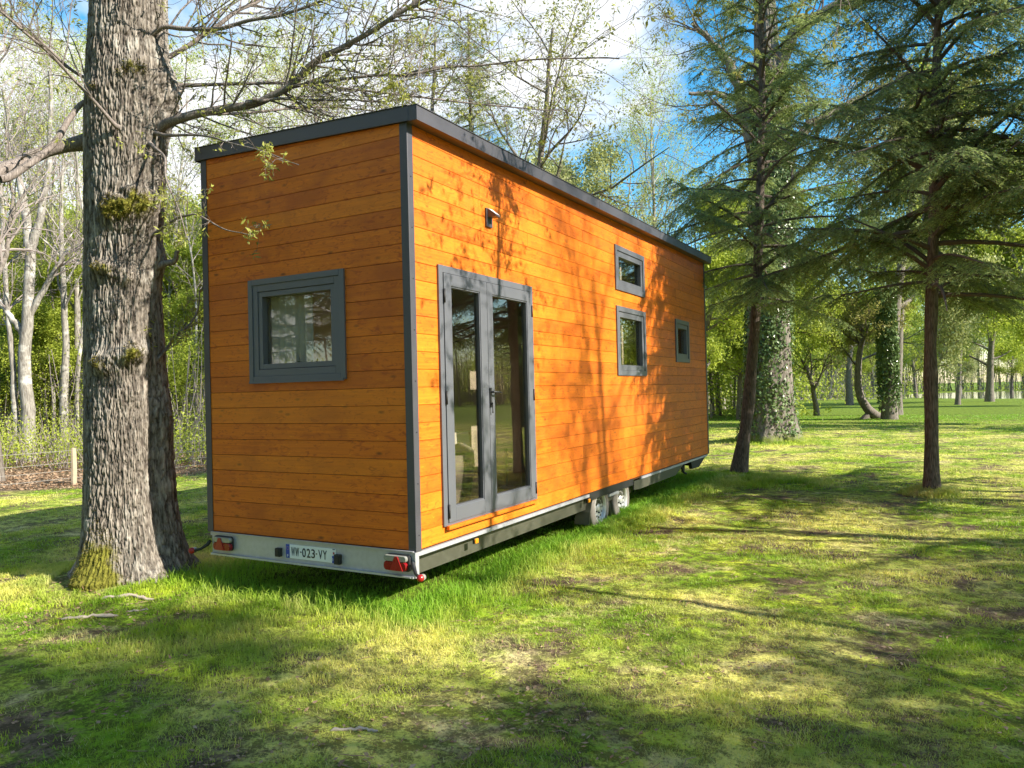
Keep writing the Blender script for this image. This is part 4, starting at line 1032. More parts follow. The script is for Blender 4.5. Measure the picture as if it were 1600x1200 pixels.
    # limbs: measured centre lines, then twigs grown from them
    LB = {
     'A': ([(-3.05, -.2, 4.35), (-2.84,-.12,4.52),(-2.42,0.01,4.61),(-1.92,0.15,4.64),(-1.51,0.24,4.72),(-1.08,0.35,4.99),(-0.79,0.37,5.08),(-0.31,0.51,5.27),(0.06,0.58,5.43),(.6,.8,5.6)], .050, .010),
     'B': ([(-1.96,0.11,4.62),(-1.57,0.26,4.71),(-1.0,0.52,4.75),(-0.49,0.74,4.78),(-0.15,0.87,4.82),(0.4,1.11,4.85),(1.3,1.5,4.8)], .018, .006),
     'B2': ([(-1.86,0.1,4.63),(-1.59,0.28,4.61),(-1.23,0.5,4.58),(-0.82,0.76,4.6),(-0.51,0.96,4.66)], .014, .005),
     'C': ([(-3.12,-0.26,5.25),(-2.79,-0.19,5.45),(-2.38,-0.08,5.38),(-1.87,0.09,5.34),(-1.47,0.19,5.39),(-1.03,0.32,5.51),(-.4,.5,5.8)], .026, .008),
     'D': ([(-3.13,-0.09,5.16),(-2.8,0.18,5.46),(-2.61,0.42,5.69),(-2.4,0.67,5.98),(-2.26,0.89,6.25),(-2,1.3,6.6)], .026, .012),
     'E': ([(-3.6,-0.4,4.40),(-3.8,-0.68,4.27),(-3.87,-0.88,4.17),(-3.77,-1.17,3.94),(-3.75,-1.5,3.67),(-3.7,-2.0,3.5)], .058, .066),
     'E2': ([(-3.40,-0.36,4.85),(-3.5,-0.57,4.69),(-3.43,-0.8,4.36),(-3.44,-1.06,3.99),(-3.45,-1.33,3.78)], .022, .036),
     'F': ([(-3.0,-0.5,4.40),(-3.03,-0.88,4.69),(-3.12,-1.16,4.98),(-3.19,-1.44,5.17),(-3.21,-1.67,5.26),(-3.3,-2.2,5.4)], .016, .009),
     'F2': ([(-3.42,-0.32,4.95),(-3.7,-0.55,5.1),(-3.75,-0.9,5.35),(-3.8,-1.3,5.55),(-3.9,-1.8,5.8)], .018, .008),
     'G': ([(-3.15,-0.12,3.05),(-2.93,-0.05,3.14),(-2.80,-0.03,3.28)], .042, .020),
     'H': ([(-3.0,-0.21,3.40),(-2.52,-0.22,3.53),(-2.22,-0.25,3.54),(-1.82,-0.33,3.35),(-1.43,-0.32,3.2)], .014, .004),
     'I': ([(-2.9,-0.19,4.42),(-2.11,-0.18,4.21),(-1.49,-0.32,3.96),(-0.85,-0.35,3.72)], .014, .004),
     'I2': ([(-2.9,-0.25,4.3),(-2.5,-0.4,4.0),(-2.3,-0.42,3.6),(-2.15,-0.40,3.2)], .014, .004),
     'J': ([(-3.10,-0.07,2.15),(-2.92,-0.06,2.4),(-2.68,0.02,2.58),(-2.6,.1,2.9)], .016, .006),
     'K': ([(-.31,.51,5.27),(.2,.3,5.2),(.5,-.1,4.9),(.46,-.40,4.45),(.42,-.45,4.0)], .012, .003),
     'M1': ([(-3.2,.1,6.2),(-2.6,.6,6.7),(-1.9,1.1,7.1),(-1.0,1.8,7.3),(0,2.6,7.6)], .09, .03),
     'M2': ([(-3.3,-.3,6.5),(-3.3,-1.0,7.0),(-3.1,-1.8,7.4),(-2.8,-2.6,7.8)], .08, .03),
     'M3': ([(-3.5,0,7.5),(-4.2,.6,8.2),(-5.0,1.4,8.8),(-5.8,2.0,9.2)], .1, .03),
     'M4': ([(-3.3,0,8.5),(-2.6,-.4,9.5),(-1.6,-.6,10.3),(-.8,-.6,11)], .1, .03),
     'M5': ([(-3.2,.2,9.5),(-3.0,.9,10.6),(-3.0,1.6,11.8)], .09, .03),
     'M6': ([(-2.95,.0,5.0),(-2.3,.5,5.05),(-1.5,1.1,5.0),(-.6,1.9,4.95),(.2,2.6,4.9)], .018, .006),
     'M7': ([(-2.95,.0,4.7),(-2.6,.8,4.9),(-2.1,1.6,5.1),(-1.6,2.6,5.2)], .018, .006),
    }
    rng = np.random.default_rng(77); wood = Acc(); tw = Acc(); tips = []
    S = spec(n=[0, 4, 3], seg=[2, 7, 5, 4], wob=[0, .16, .22, .25], up=[0, .02, .02, .01], ang=[0, .8, .8], ratio=[0, .5, .5], t0=[0, .2, .2], fall=[0, .3, .3], rr=[0, .6, .6], taper=[0, .8, .7, .5])
    for nm, (pts, ra, rb) in LB.items():
        P = np.array(pts); n0 = len(P); t = np.linspace(0, n0-1, n0*6); 
        Q = np.stack([np.interp(t, np.arange(n0), P[:, k]) for k in range(3)], 1)
        ker = np.array([1, 2, 3, 2, 1.])/9
        Qs = Q.copy()
        for k in range(3): Qs[2:-2, k] = np.convolve(Q[:, k], ker, 'valid')
        Qs[1:-1] += (np.stack([vnoise(t*1.3, t*0, seed=k+ord(nm[0]) % 7+3) for k in range(3)], 1)[1:-1]-.5)*.07
        rad = np.linspace(ra, rb, len(Qs)); rad[:4] *= np.array([1.7, 1.4, 1.2, 1.08]); 
        if nm == 'E': rad = rad*(1+.25*(vnoise(t*2.5, t*0, seed=4)-.5))
        wood.path(Qs-base, rad, 9 if ra > .02 else 6)
        if nm in ('G', 'E2'): continue
        Lr = np.linalg.norm(np.diff(P, axis=0), axis=1).sum(); ns = int(Lr*(9.5 if nm not in ('E', 'H', 'I', 'I2', 'K') else 3.5))+1
        for k in range(ns):
            f = rng.uniform(.12, .99)*(len(Qs)-1.01); i_ = int(f); q = Qs[i_]; dd = unit(Qs[i_+1]-Qs[i_])
            cd = rot_off(rng, dd, rng.uniform(.5, 1.1)); cd[2] += .12; out = [[], [], [], []]; tp = []
            small = nm in ('H', 'I', 'I2', 'K', 'J')
            ll = rng.uniform(.25, .45) if small else rng.uniform(.45, 1.25)
            r_ = min(rad[i_]*.55, .006 if small else .011)
            # keep the twigs off the house body
            grow(rng, q-base, cd, ll, r_, 1, S, out, tp)
            for lv in (1, 2, 3):
                for p_, r2 in out[lv]:
                    pw_ = p_+base
                    if ((pw_[:, 0] < .16) & (pw_[:, 0] > -2.54) & (pw_[:, 1] > -.06) & (pw_[:, 2] < 4.25)).any(): continue
                    tw.path(p_, np.maximum(r2, .0016), 4)
                    if lv == 3: tips.append(p_)
    wood.build('limbs', M['oaktwig'], o, True); tw.build('twigs', M['oaktwig'], o)
    # bud clusters (catkins / young leaves) at the twig ends
    T_ = np.array(tips); E_ = T_[:, -1]; kp = rng.random(len(E_)) < .62; E_ = E_[kp]; D_ = (T_[:, -1]-T_[:, -2])[kp]
    a = Acc(); nb = 6; idx = np.repeat(np.arange(len(E_)), nb)
    P = E_[idx]+rng.normal(size=(len(idx), 3))*.012; D = unit(D_)[idx]*0+rng.normal(size=(len(idx), 3))+np.array([0, 0, -.35])
    a.blades(P, D, rng.normal(size=D.shape), rng.uniform(.028, .075, len(idx)), rng.uniform(.012, .026, len(idx)), rng.random(len(idx)))
    a.build('buds', M['bud'], o)
    return o
big_oak()

# ------------------------------------------------------------------ the two firs and what stands with them
axA = [(-.22, -.02, -.2), (-.20, 0, 0), (0, .10, 1.25), (.18, .18, 3.1), (.30, .22, 5.0), (.42, .25, 7.6), (.50, .27, 14.5)]
firA = fir(21, 13.5, .125, 3.3, 2.7, 120, axA, 1.15, 8, .52, twl=.58, bare=.18, jit=18)
x, y = 0.55, 10.4
thing_from('fir_tree', firA, x, y, 0, 1, 'slender leaning fir just past the far end of the house', 'tree')
axB = [(0, 0, -.2), (0, 0, 0), (.03, 0, 1.2), (.04, 0, 2.3), (.12, .04, 3.8), (.2, .07, 5.8), (.3, .1, 7.9), (.4, .1, 13.0)]
firB = fir(22, 12.5, .108, 3.1, 3.4, 130, axB, 1.15, 10, .50, twl=.60, bare=.18, jit=18)
x, y = 3.72, 8.70
thing_from('fir_tree', firB, x, y, 0, 1, 'straight fir with a bare dark trunk standing alone on the lawn at the right', 'tree')
firC = fir(23, 12, .14, 3.2, 3.4, 130, None, 1.3, 6, .30, twl=.55)
x, y = 7.6, 9.4
thing_from('fir_tree', firC, x, y, 1.0, 1, 'fir whose drooping boughs reach in from the right edge of the photo', 'tree')

def ivy_oak():
    x, y = -0.55, 19.0
    o = empty('oak_tree', (x, y, zg(x, y))); tag(o, 'huge ivy-clad oak behind the leaning fir at the far end of the house', 'tree')
    rng = np.random.default_rng(6); n = 30
    z = np.linspace(-.3, 15, n); xs_ = np.interp(z, [-.3, 4, 8, 15], [0, .1, .32, .2]); ys_ = z*0
    rad = np.interp(z, [-.3, 0, .4, 1.2, 3, 8, 15], [1.15, .98, .80, .70, .64, .55, .25])
    T, Z = np.meshgrid(np.linspace(0, 2*PI, 90, endpoint=False), z)
    zf_ = np.linspace(-.3, 15, 240); T, Z = np.meshgrid(np.linspace(0, 2*PI, 120, endpoint=False), zf_)
    Rr = np.interp(Z, z, rad)*(1+.10*np.cos(5*T+1)*np.exp(-np.clip(Z, 0, 9)/.7)+.03*np.sin(3*T+Z))
    Rr = Rr-.05*np.clip(1-np.abs(fbm(np.cos(T)*9, np.sin(T)*9, Z*1.6, 3, 3)*2-1)*2.5, 0, 1)
    V = np.stack([np.interp(Z, z, xs_)+Rr*np.cos(T), Rr*np.sin(T), Z], -1).reshape(-1, 3); na = 120
    i = np.arange(239)[:, None]*na; j = np.arange(na)[None]; j2 = (j+1) % na
    ms = (np.exp(-np.clip(Z, 0, 9)/.5)*.9).ravel()
    a = Acc(); a.add(V, np.stack([i+j, i+j2, i+na+j2, i+na+j], -1).reshape(-1, 4), moss=ms); a.build('trunk', M['greybark'], o, True)
    # ivy
    ni = 26000; zi = rng.uniform(.2, 11, ni); ti = rng.uniform(0, 2*PI, ni)
    den = fbm(np.cos(ti)*2.2, np.sin(ti)*2.2, zi*.9, 9, 4); kp = rng.random(ni) < np.clip((den-.42)*4+zi*.16, .02, 1); zi, ti = zi[kp], ti[kp]
    rr = np.interp(zi, z, rad)+rng.uniform(0, .10, len(zi))+.12*np.clip((zi-4)/3, 0, 1)*rng.random(len(zi))
    P = np.stack([np.interp(zi, z, xs_)+rr*np.cos(ti), rr*np.sin(ti), zi], 1); Nn = np.stack([np.cos(ti), np.sin(ti), 0*ti], 1)
    a = Acc(); a.blades(P, np.array([0, 0, -1.])+rng.normal(size=P.shape)*.5, np.cross(Nn, np.array([0, 0, 1.]))+rng.normal(size=P.shape)*.4, rng.uniform(.07, .13, len(P)), rng.uniform(.06, .10, len(P)), rng.random(len(P)))
    a.build('ivy', M['ivy'], o)
    wood = Acc(); tw = Acc(); tips = []
    LBS = [([(-.29,19.07,7.74),(-.69,18.84,8.73),(-1.15,18.56,11.11),(-1.64,18.28,12.11),(-2.31,17.9,12.91)], .26, .06), ([(-.74,18.79,10.11),(-1.17,18.56,10.52),(-1.85,18.18,10.7),(-2.46,17.85,10.69)], .10, .05),
           ([(-.21,19.08,10.69),(.51,18.88,12.21),(1.59,18.9,12.8),(3.26,19.25,12.87),(4.84,19.55,12.48)], .22, .07), ([(-.2, 19, 8.5), (.8, 19.6, 9.6), (2.0, 20.2, 10.3), (3.5, 20.6, 11)], .18, .05),
           ([(-.3, 19, 12), (-.5, 19.5, 14), (0, 20, 16)], .2, .06), ([(-.3, 19, 9), (-1.2, 19.8, 10), (-2.4, 20.6, 11.4)], .18, .05), ([(-.3, 19, 7), (.6, 18.2, 7.8), (1.6, 17.4, 8.2), (2.6, 16.8, 8.2)], .14, .03)]
    S = spec(n=[0, 5, 4], seg=[2, 7, 5, 4], wob=[0, .16, .22, .25], up=[0, .05, .03, .01], ang=[0, .8, .8], ratio=[0, .5, .5], t0=[0, .2, .2], fall=[0, .3, .3], rr=[0, .6, .6], taper=[0, .8, .7, .5])
    base = np.array([x, y, 0])
    for kx, (pts, ra, rb) in enumerate(LBS):
        P = np.array(pts); t = np.linspace(0, len(P)-1, 24); Q = np.stack([np.interp(t, np.arange(len(P)), P[:, k]) for k in range(3)], 1)+rng.normal(size=(24, 3))*.03
        wood.path(Q-base, np.linspace(ra, rb, 24), 9)
        if kx == 1: continue
        for k in range(14):
            i_ = rng.integers(5, 23); dd = unit(Q[min(i_+1, 23)]-Q[i_-1]); out = [[], [], [], []]
            grow(rng, Q[i_]-base, rot_off(rng, dd, rng.uniform(.5, 1.1)), rng.uniform(1.2, 3), .03, 1, S, out, tips)
            for lv in (1, 2, 3):
                for p_, r2 in out[lv]: tw.path(p_, np.maximum(r2, .004), 4)
    wood.build('limbs', M['greybark'], o, True); tw.build('twigs', M['dtwig'], o)
    T_ = np.array(tips); E_ = T_[:, rng.integers(1, T_.shape[1], len(T_))][np.arange(len(T_)), np.arange(len(T_))] if False else T_.reshape(-1, 3)
    idx = np.repeat(np.arange(len(E_)), 2); P = E_[idx]+rng.normal(size=(len(idx), 3))*.07
    a = Acc(); a.blades(P, rng.normal(size=P.shape)+np.array([0, 0, -.4]), rng.normal(size=P.shape), rng.uniform(.05, .10, len(P)), rng.uniform(.03, .06, len(P)), rng.random(len(P))); a.build('crown', M['olive'], o)
ivy_oak()

# ------------------------------------------------------------------ tree kinds (built once, copied as things)
K = {}
K['forked'] = deciduous(31, 4.4, .16, spec(n=[9, 7, 5, 4], seg=[8, 7, 5, 4, 4], wob=[.10, .14, .2, .2, .2], up=[0, .03, .0, .0, 0], ang=[.75, .8, .8, .8], ratio=[.75, .5, .5, .5], t0=[.32, .2, .2, .2], fall=[.35, .4, .3, .3], rr=[.6, .6, .6, .6], taper=[.7, .8, .75, .6, .5]), 3, (.11, .07), 'olive', 'greybark', 'dtwig', spread=.12)
K['ivyfork'] = deciduous(32, 18, .33, spec(n=[10, 7, 5, 4], seg=[12, 8, 6, 4, 3], wob=[.05, .14, .18, .2, .2], up=[0, .05, .02, .02, 0], ang=[.75, .8, .8, .8], ratio=[.5, .5, .5, .5], t0=[.28, .2, .2, .2], fall=[.45, .4, .3, .3], rr=[.55, .6, .6, .6], taper=[.8, .8, .75, .6, .5]), 12, (.20, .13), 'olive', 'greybark', 'dtwig', spread=.2)
K['leafy'] = deciduous(33, 12, .22, spec(n=[18, 7, 6], seg=[12, 7, 5, 4], t0=[.22, .2, .15]), 95, (.16, .11), 'spring', 'greybark', 'dtwig', spread=.30)
K['leafy2'] = deciduous(34, 11, .16, spec(n=[16, 7, 6], seg=[12, 7, 5, 4], t0=[.12, .2, .15], ang=[.75, .8, .8]), 70, (.15, .10), 'pale_leaf', 'palebark', 'twig', spread=.28)
K['bare'] = deciduous(35, 14, .16, spec(n=[22, 8, 6, 4], seg=[14, 8, 5, 4, 3], wob=[.04, .10, .14, .18, .2], up=[0, .08, .07, .05, .03], ang=[.60, .6, .6, .6], ratio=[.34, .45, .5, .5], t0=[.38, .2, .2, .2], fall=[.5, .4, .3, .3], rr=[.4, .5, .5, .5], taper=[.9, .8, .75, .6, .5]), 4, (.075, .05), 'spring', 'palebark', 'twig', spread=.1)
K['bare2'] = deciduous(36, 13, .20, spec(n=[14, 8, 6, 4], seg=[14, 8, 5, 4, 3], wob=[.06, .13, .16, .2, .2], up=[0, .05, .04, .03, .02], ang=[.85, .8, .7, .6], ratio=[.42, .5, .5, .5], t0=[.3, .2, .2, .2], fall=[.5, .4, .3, .3], rr=[.5, .55, .5, .5], taper=[.85, .8, .75, .6, .5]), 3, (.07, .045), 'bud', 'greybark', 'twig', spread=.12)
K['sparse'] = deciduous(37, 13, .24, spec(n=[14, 8, 6, 4], seg=[14, 8, 6, 4, 3], wob=[.06, .14, .18, .2, .2], up=[0, .04, .03, .02, .02], ang=[.95, .8, .7, .6], ratio=[.48, .5, .5, .5], t0=[.22, .2, .2, .2], fall=[.5, .4, .3, .3], rr=[.5, .55, .5, .5], taper=[.85, .8, .75, .6, .5]), 7, (.085, .055), 'bud', 'greybark', 'dtwig', spread=.14)
K['sapling'] = deciduous(38, 9, .055, spec(n=[14, 5, 4], seg=[12, 6, 4, 3], t0=[.45, .2, .2], ang=[.7, .7, .7], ratio=[.22, .5, .5]), 3, (.06, .04), 'bud', 'palebark', 'twig', spread=.08)
K['fir'] = fir(39, 13, .17, 2.6, 2.6, 90, None, .9, 8, .25)

def plant(kind, name, px, depth, label, group=None, rz=None, sc=1.0, xy=None, seed=[0]):
    x, y = xy if xy else at(px, depth); seed[0] += 1
    return thing_from(name, K[kind], x, y, (seed[0]*1.7) % 6.28 if rz is None else rz, sc, label, 'tree', group)
# behind the house
plant('fir', 'fir_tree', 745, 22, 'narrow dark fir rising behind the roof nearest the front corner', sc=1.0)
plant('sparse', 'budding_tree', 812, 22, 'spreading half-bare tree with a slanting pale bough behind the middle of the roof', rz=.6, sc=.92)
plant('bare2', 'budding_tree', 660, 24, 'thin budding tree just behind the front corner of the roof', rz=2.6, sc=1.0)
plant('bare', 'bare_tree', 1035, 31, 'bare grey-twigged tree standing against the blue gap in the sky', sc=1.0)
plant('bare', 'bare_tree', 985, 36, 'bare upright tree left of the one in the blue gap', sc=.92)
plant('leafy2', 'willow_tree', 905, 30, 'pale green bushy tree behind the long roof edge', sc=.98)
plant('leafy2', 'willow_tree', 975, 34, 'pale green bushy tree lower down behind the long roof edge', sc=.85)
plant('leafy', 'leafy_tree', 1090, 31, 'bright yellow-green leafy tree behind the far roof corner', sc=.78)
plant('leafy', 'leafy_tree', 1155, 40, 'bright green leafy tree seen past the far corner of the house', sc=.8)
plant('leafy', 'leafy_tree', 1040, 44, 'leafy tree behind the bare one near the far roof corner', sc=.85)
plant('bare2', 'bare_tree', 560, 26, 'bare twiggy tree above the middle of the end wall', rz=1.2, sc=1.0)
plant('bare', 'bare_tree', 470, 27, 'slim bare tree above the left half of the end wall', rz=.4, sc=.95)
plant('bare', 'bare_tree', 395, 30, 'slim bare tree just right of the left roof corner', rz=2.2, sc=1.0)
plant('sparse', 'budding_tree', 790, 31, 'budding tree farther back behind the dark fir', rz=4.1, sc=.95)
# the lawn at the right
plant('forked', 'forked_tree', 1275, 42.7, 'small dark fork-trunked tree alone on the far lawn', rz=1.0, sc=1.0)
ivt = plant('ivyfork', 'ivy_clad_tree', 1388, 36.4, 'tall forked tree with an ivy-wrapped trunk on the far lawn', rz=.7, sc=.92)
rg_ = np.random.default_rng(50); ni = 7000; zi = .5+6.5*rg_.random(ni)**.9; ti = rg_.uniform(0, 2*PI, ni); kp = rg_.random(ni) < np.clip(zi*.35, .1, 1); zi, ti = zi[kp], ti[kp]
rr_ = .42-.014*zi+rg_.uniform(0, .16, len(zi)); a = Acc(); P = np.stack([rr_*np.cos(ti), rr_*np.sin(ti), zi], 1)
a.blades(P, np.array([0, 0, -1.])+rg_.normal(size=P.shape)*.6, rg_.normal(size=P.shape), rg_.uniform(.12, .22, len(P)), rg_.uniform(.10, .16, len(P)), rg_.random(len(P))*.6); a.build('ivy', M['ivy'], ivt)
plant('sparse', 'dark_tree', 1326, 62, 'dark straight trunk left of the bent mossy tree', rz=1.9, sc=1.15)
plant('leafy', 'dark_tree', 1545, 62, 'broad dark-trunked tree at the pond edge near the right side', rz=.2, sc=(1.35, 1.35, 1.1))
plant('bare2', 'pale_tree', 1495, 56, 'pale gnarled tree at the pond edge left of the dark trunk', rz=3.2, sc=.85)
def bent_tree():
    x, y = at(1352, 37.5); o = empty('bent_tree', (x, y, zg(x, y))); tag(o, 'low bent mossy tree bowed beside the ivy-wrapped trunk', 'tree')
    a = Acc(); rtv = np.array([math.cos(ch), math.sin(ch), 0])
    P = [rtv*dx_+np.array([0, 0, z_]) for dx_, z_ in ((.9, -.1), (.45, .15), (.1, .45), (-.25, 1.0), (-.38, 1.7), (-.34, 2.5), (-.25, 3.3), (-.05, 4.1))]
    P = np.array(P); t = np.linspace(0, 7, 30); Q = np.stack([np.interp(t, np.arange(8), P[:, k]) for k in range(3)], 1)
    a.path(Q, np.linspace(.26, .12, 30), 10); a.path(np.array([rtv*-.2+[0, 0, -.1], rtv*.05+[0, 0, .15], rtv*.2+[0, 0, .4]]), [.2, .17, .1], 8)
    a.m = [np.full(len(v), .8) for v in a.v]; a.build('trunk', M['greybark'], o, True)
    rng = np.random.default_rng(4); S = spec(n=[0, 6, 5], seg=[2, 7, 5, 4], wob=[0, .16, .2, .25], up=[0, .05, -.02, -.05], ang=[0, .8, .8], ratio=[0, .5, .5], t0=[0, .2, .2], fall=[0, .3, .3], rr=[0, .6, .6], taper=[0, .8, .7, .5]); tips = []; tw = Acc()
    for k in range(10):
        out = [[], [], [], []]; grow(rng, Q[rng.integers(20, 30)], rot_off(rng, np.array([0, 0, 1.]), .8), 2.2, .05, 1, S, out, tips)
        for lv in (1, 2, 3):
            for p_, r2 in out[lv]: tw.path(p_, r2, 4)
    tw.build('branches', M['dtwig'], o); E_ = np.array(tips).reshape(-1, 3); P = np.repeat(E_, 5, 0); P = P+rng.normal(size=P.shape)*.12
    a = Acc(); a.blades(P, rng.normal(size=P.shape), rng.normal(size=P.shape), .14, .08, rng.random(len(P))); a.build('crown', M['olive'], o)
bent_tree()
x, y = at(1232, 66); o = empty('leaning_pole', (x, y, 0)); a = Acc(); a.path([(0, 0, -.1), (.5, .3, 1.3), (1.2, .6, 2.9)], [.10, .09, .06], 8); a.build('trunk', M['palebark'], o, True)
tag(o, 'thin pale trunk leaning to the right beyond the small forked tree', 'leaning trunk')
plant('leafy', 'leafy_tree', 1204, 38, 'yellow-green leafy tree showing between the two firs', sc=(.85, .85, .95))
plant('leafy', 'leafy_tree', 1640, 29, 'yellow-green leafy tree reaching in at the right edge behind the lone fir', sc=(.75, .75, .85))
plant('leafy2', 'leafy_tree', 1455, 30, 'pale leafy tree straight behind the lone fir', sc=(.8, .8, 1.05))
plant('leafy', 'leafy_tree', 1399, 41, 'tall yellow-green tree right behind the ivy-wrapped trunk', sc=(1.2, 1.2, 1.5))
g_ = 'leafy trees beyond the far lawn'
for k, (px, d, s) in enumerate([(1130, 60, .75), (1190, 75, .8), (1250, 92, 1.0), (1320, 100, 1.0), (1365, 88, .9), (1430, 110, 1.1), (1500, 120, 1.1), (1580, 96, .9), (1640, 80, 1.0), (1660, 50, 1.0), (1215, 105, 1.2), (1285, 120, 1.3), (1345, 112, 1.2), (1405, 125, 1.4), (1462, 135, 1.5), (1530, 138, 1.5), (1600, 130, 1.4)]):
    plant('leafy' if k % 3 else 'leafy2', 'leafy_tree', px, d, 'yellow-green leafy tree on the far side of the lawn and pond', g_, sc=s)

# the wood on the left: trunks one can tell apart
plant('bare2', 'pale_trunk_tree', -12, 17.3, 'pale trunk cut by the left edge behind the wire fence', rz=2.0, sc=(.9, .9, 1.0))
def beech():
    x, y = at(38, 23); o = empty('beech_tree', (x, y, zg(x, y))); tag(o, 'pale forked beech with peeling light bark in the wood at the left', 'tree')
    rtv = np.array([math.cos(ch), math.sin(ch), 0]); a = Acc(); b = Acc(); rng = np.random.default_rng(12)
    def seg(pts, ra, rb, sd=12):
        P = np.array([rtv*(u-.0)+np.array([0, 0, z_]) for u, z_ in pts]); t = np.linspace(0, len(P)-1, 20)
        Q = np.stack([np.interp(t, np.arange(len(P)), P[:, k]) for k in range(3)], 1)+rng.normal(size=(20, 3))*.012; a.path(Q, np.linspace(ra, rb, 20), sd); return Q
    s1 = seg([(0.1, -.1), (.1, 1.5), (.0, 3.0), (.15, 4.6), (.25, 6.6)], .21, .14)
    s2 = seg([(.25, 6.5), (.15, 7.6), (-.1, 9.0), (-.5, 11.5)], .16, .05); s3 = seg([(.25, 6.5), (.6, 7.5), (.9, 9.2), (1.0, 12)], .14, .05)
    s4 = seg([(.1, 4.3), (.6, 5.2), (1.1, 6.0), (1.5, 6.6)], .10, .05); s5 = seg([(.05, 3.9), (-.35, 4.4), (-.8, 5.1), (-1.2, 6.4)], .11, .04); s6 = seg([(-.25, -.1), (-.28, 2), (-.5, 5), (-.6, 8), (-.7, 11)], .10, .04)
    S = spec(n=[0, 6, 5], seg=[2, 7, 5, 4], wob=[0, .12, .16, .2], up=[0, .08, .05, .03], ang=[0, .7, .7], ratio=[0, .5, .5], t0=[0, .2, .2], fall=[0, .3, .3], rr=[0, .6, .6], taper=[0, .8, .7, .5])
    for Q in (s2, s3, s4, s5, s6):
        for k in range(9):
            out = [[], [], [], []]; i_ = rng.integers(8, 19); grow(rng, Q[i_], rot_off(rng, unit(Q[i_+1]-Q[i_]), .7), rng.uniform(1, 2.6), .028, 1, S, out, [])
            for lv in (1, 2, 3):
                for p_, r2 in out[lv]: b.path(p_, np.maximum(r2, .004), 4)
    a.build('trunk', M['palebark'], o, True); b.build('branches', M['twig'], o)
beech()
gl = 'slim pale trunks in the wood beyond the fence'
pt = 'slim pale bare-topped tree in the wood beyond the wire fence'
for px, d, s in [(82, 26, 1.0), (97, 24.5, .9), (118, 25, 1.05), (133, 27, .95), (66, 31, 1.1), (18, 30, 1.0), (150, 33, 1.1), (262, 28, 1.0), (285, 31, 1.05), (306, 27, .9), (-25, 27, 1.1), (-70, 24, 1), (50, 38, 1.1), (108, 36, 1.0)]:
    plant('bare' if int(px) % 2 else 'sapling', 'pale_trunk_tree', px, d, pt, gl, sc=s if int(px) % 2 else s*1.35)
gd = 'leafy trees deep in the left wood'
for px, d, s in [(0, 32, .75), (75, 29, .62), (120, 34, .8), (170, 31, .7), (215, 33, .7), (270, 27, .62), (310, 31, .75), (360, 34, .8), (30, 40, 1.0), (100, 44, 1.05), (180, 44, 1.0), (290, 40, 1.0), (-60, 30, .7), (-120, 36, .9), (430, 40, .95), (520, 42, .95), (620, 40, .95), (15, 27, .55), (110, 27, .55)]:
    plant('leafy', 'leafy_tree', px, d, 'fresh green leafy tree deep in the wood at the left, behind the pale trunks', gd, sc=s)

# trees out of the frame towards the sun, whose shade falls on the lawn and the wall
gs = 'trees outside the right edge that shade the lawn'
for k, (kd, px_, py_, s, z_) in enumerate([('leafy2', 14, -2.6, (.95, .95, 1.25), 0), ('sparse', 18.5, -3.0, (.85, .85, 1.15), 2), ('leafy2', 15.0, -.9, (.8, .8, .90), 5), ('fir', 8.0, 8.4, 1.0, 3), ('bare2', 8.5, -4.5, .9, 4), ('leafy', 22, 4.5, 1.0, 1), ('sparse', 16.5, 6.5, 1.0, 5), ('leafy', 12.5, -8.5, .9, 2), ('leafy', 27, 10, 1.1, 1), ('fir', 14, 28, 1.0, 0)]):
    plant(kd, 'shade_tree', 0, 0, 'tree beyond the right edge of the photo standing between the sun and the house', gs, rz=z_, sc=s, xy=(px_, py_))
gn = 'unseen trees added behind the viewer'  # out of view; added to cut sky light on the end wall and darken reflections
for k, (kd, px_, py_, s) in enumerate([('bare2', -9, -11, .9), ('bare', -4, -13, 1.0), ('bare', -12, -9, 1), ('bare2', -17, -7, 1), ('fir', -1, -14, 1.1), ('fir', -4.5, -16, 1.2), ('fir', -8, -15, 1.15), ('fir', -11.5, -14, 1.2), ('fir', -15, -12, 1.1), ('fir', -18.5, -11, 1.2), ('fir', -6, -20, 1.4), ('fir', -12, -19, 1.4), ('fir', 2.5, -16, 1.2), ('fir', 6, -14, 1.1), ('fir', -1.5, -20, 1.4), ('fir', -18, -17, 1.4), ('leafy', 10, -15, 1.1)]):
    plant(kd, 'added_screen_tree', 0, 0, 'unseen tree added behind the viewer to block sky light', gn, sc=s, xy=(px_, py_))
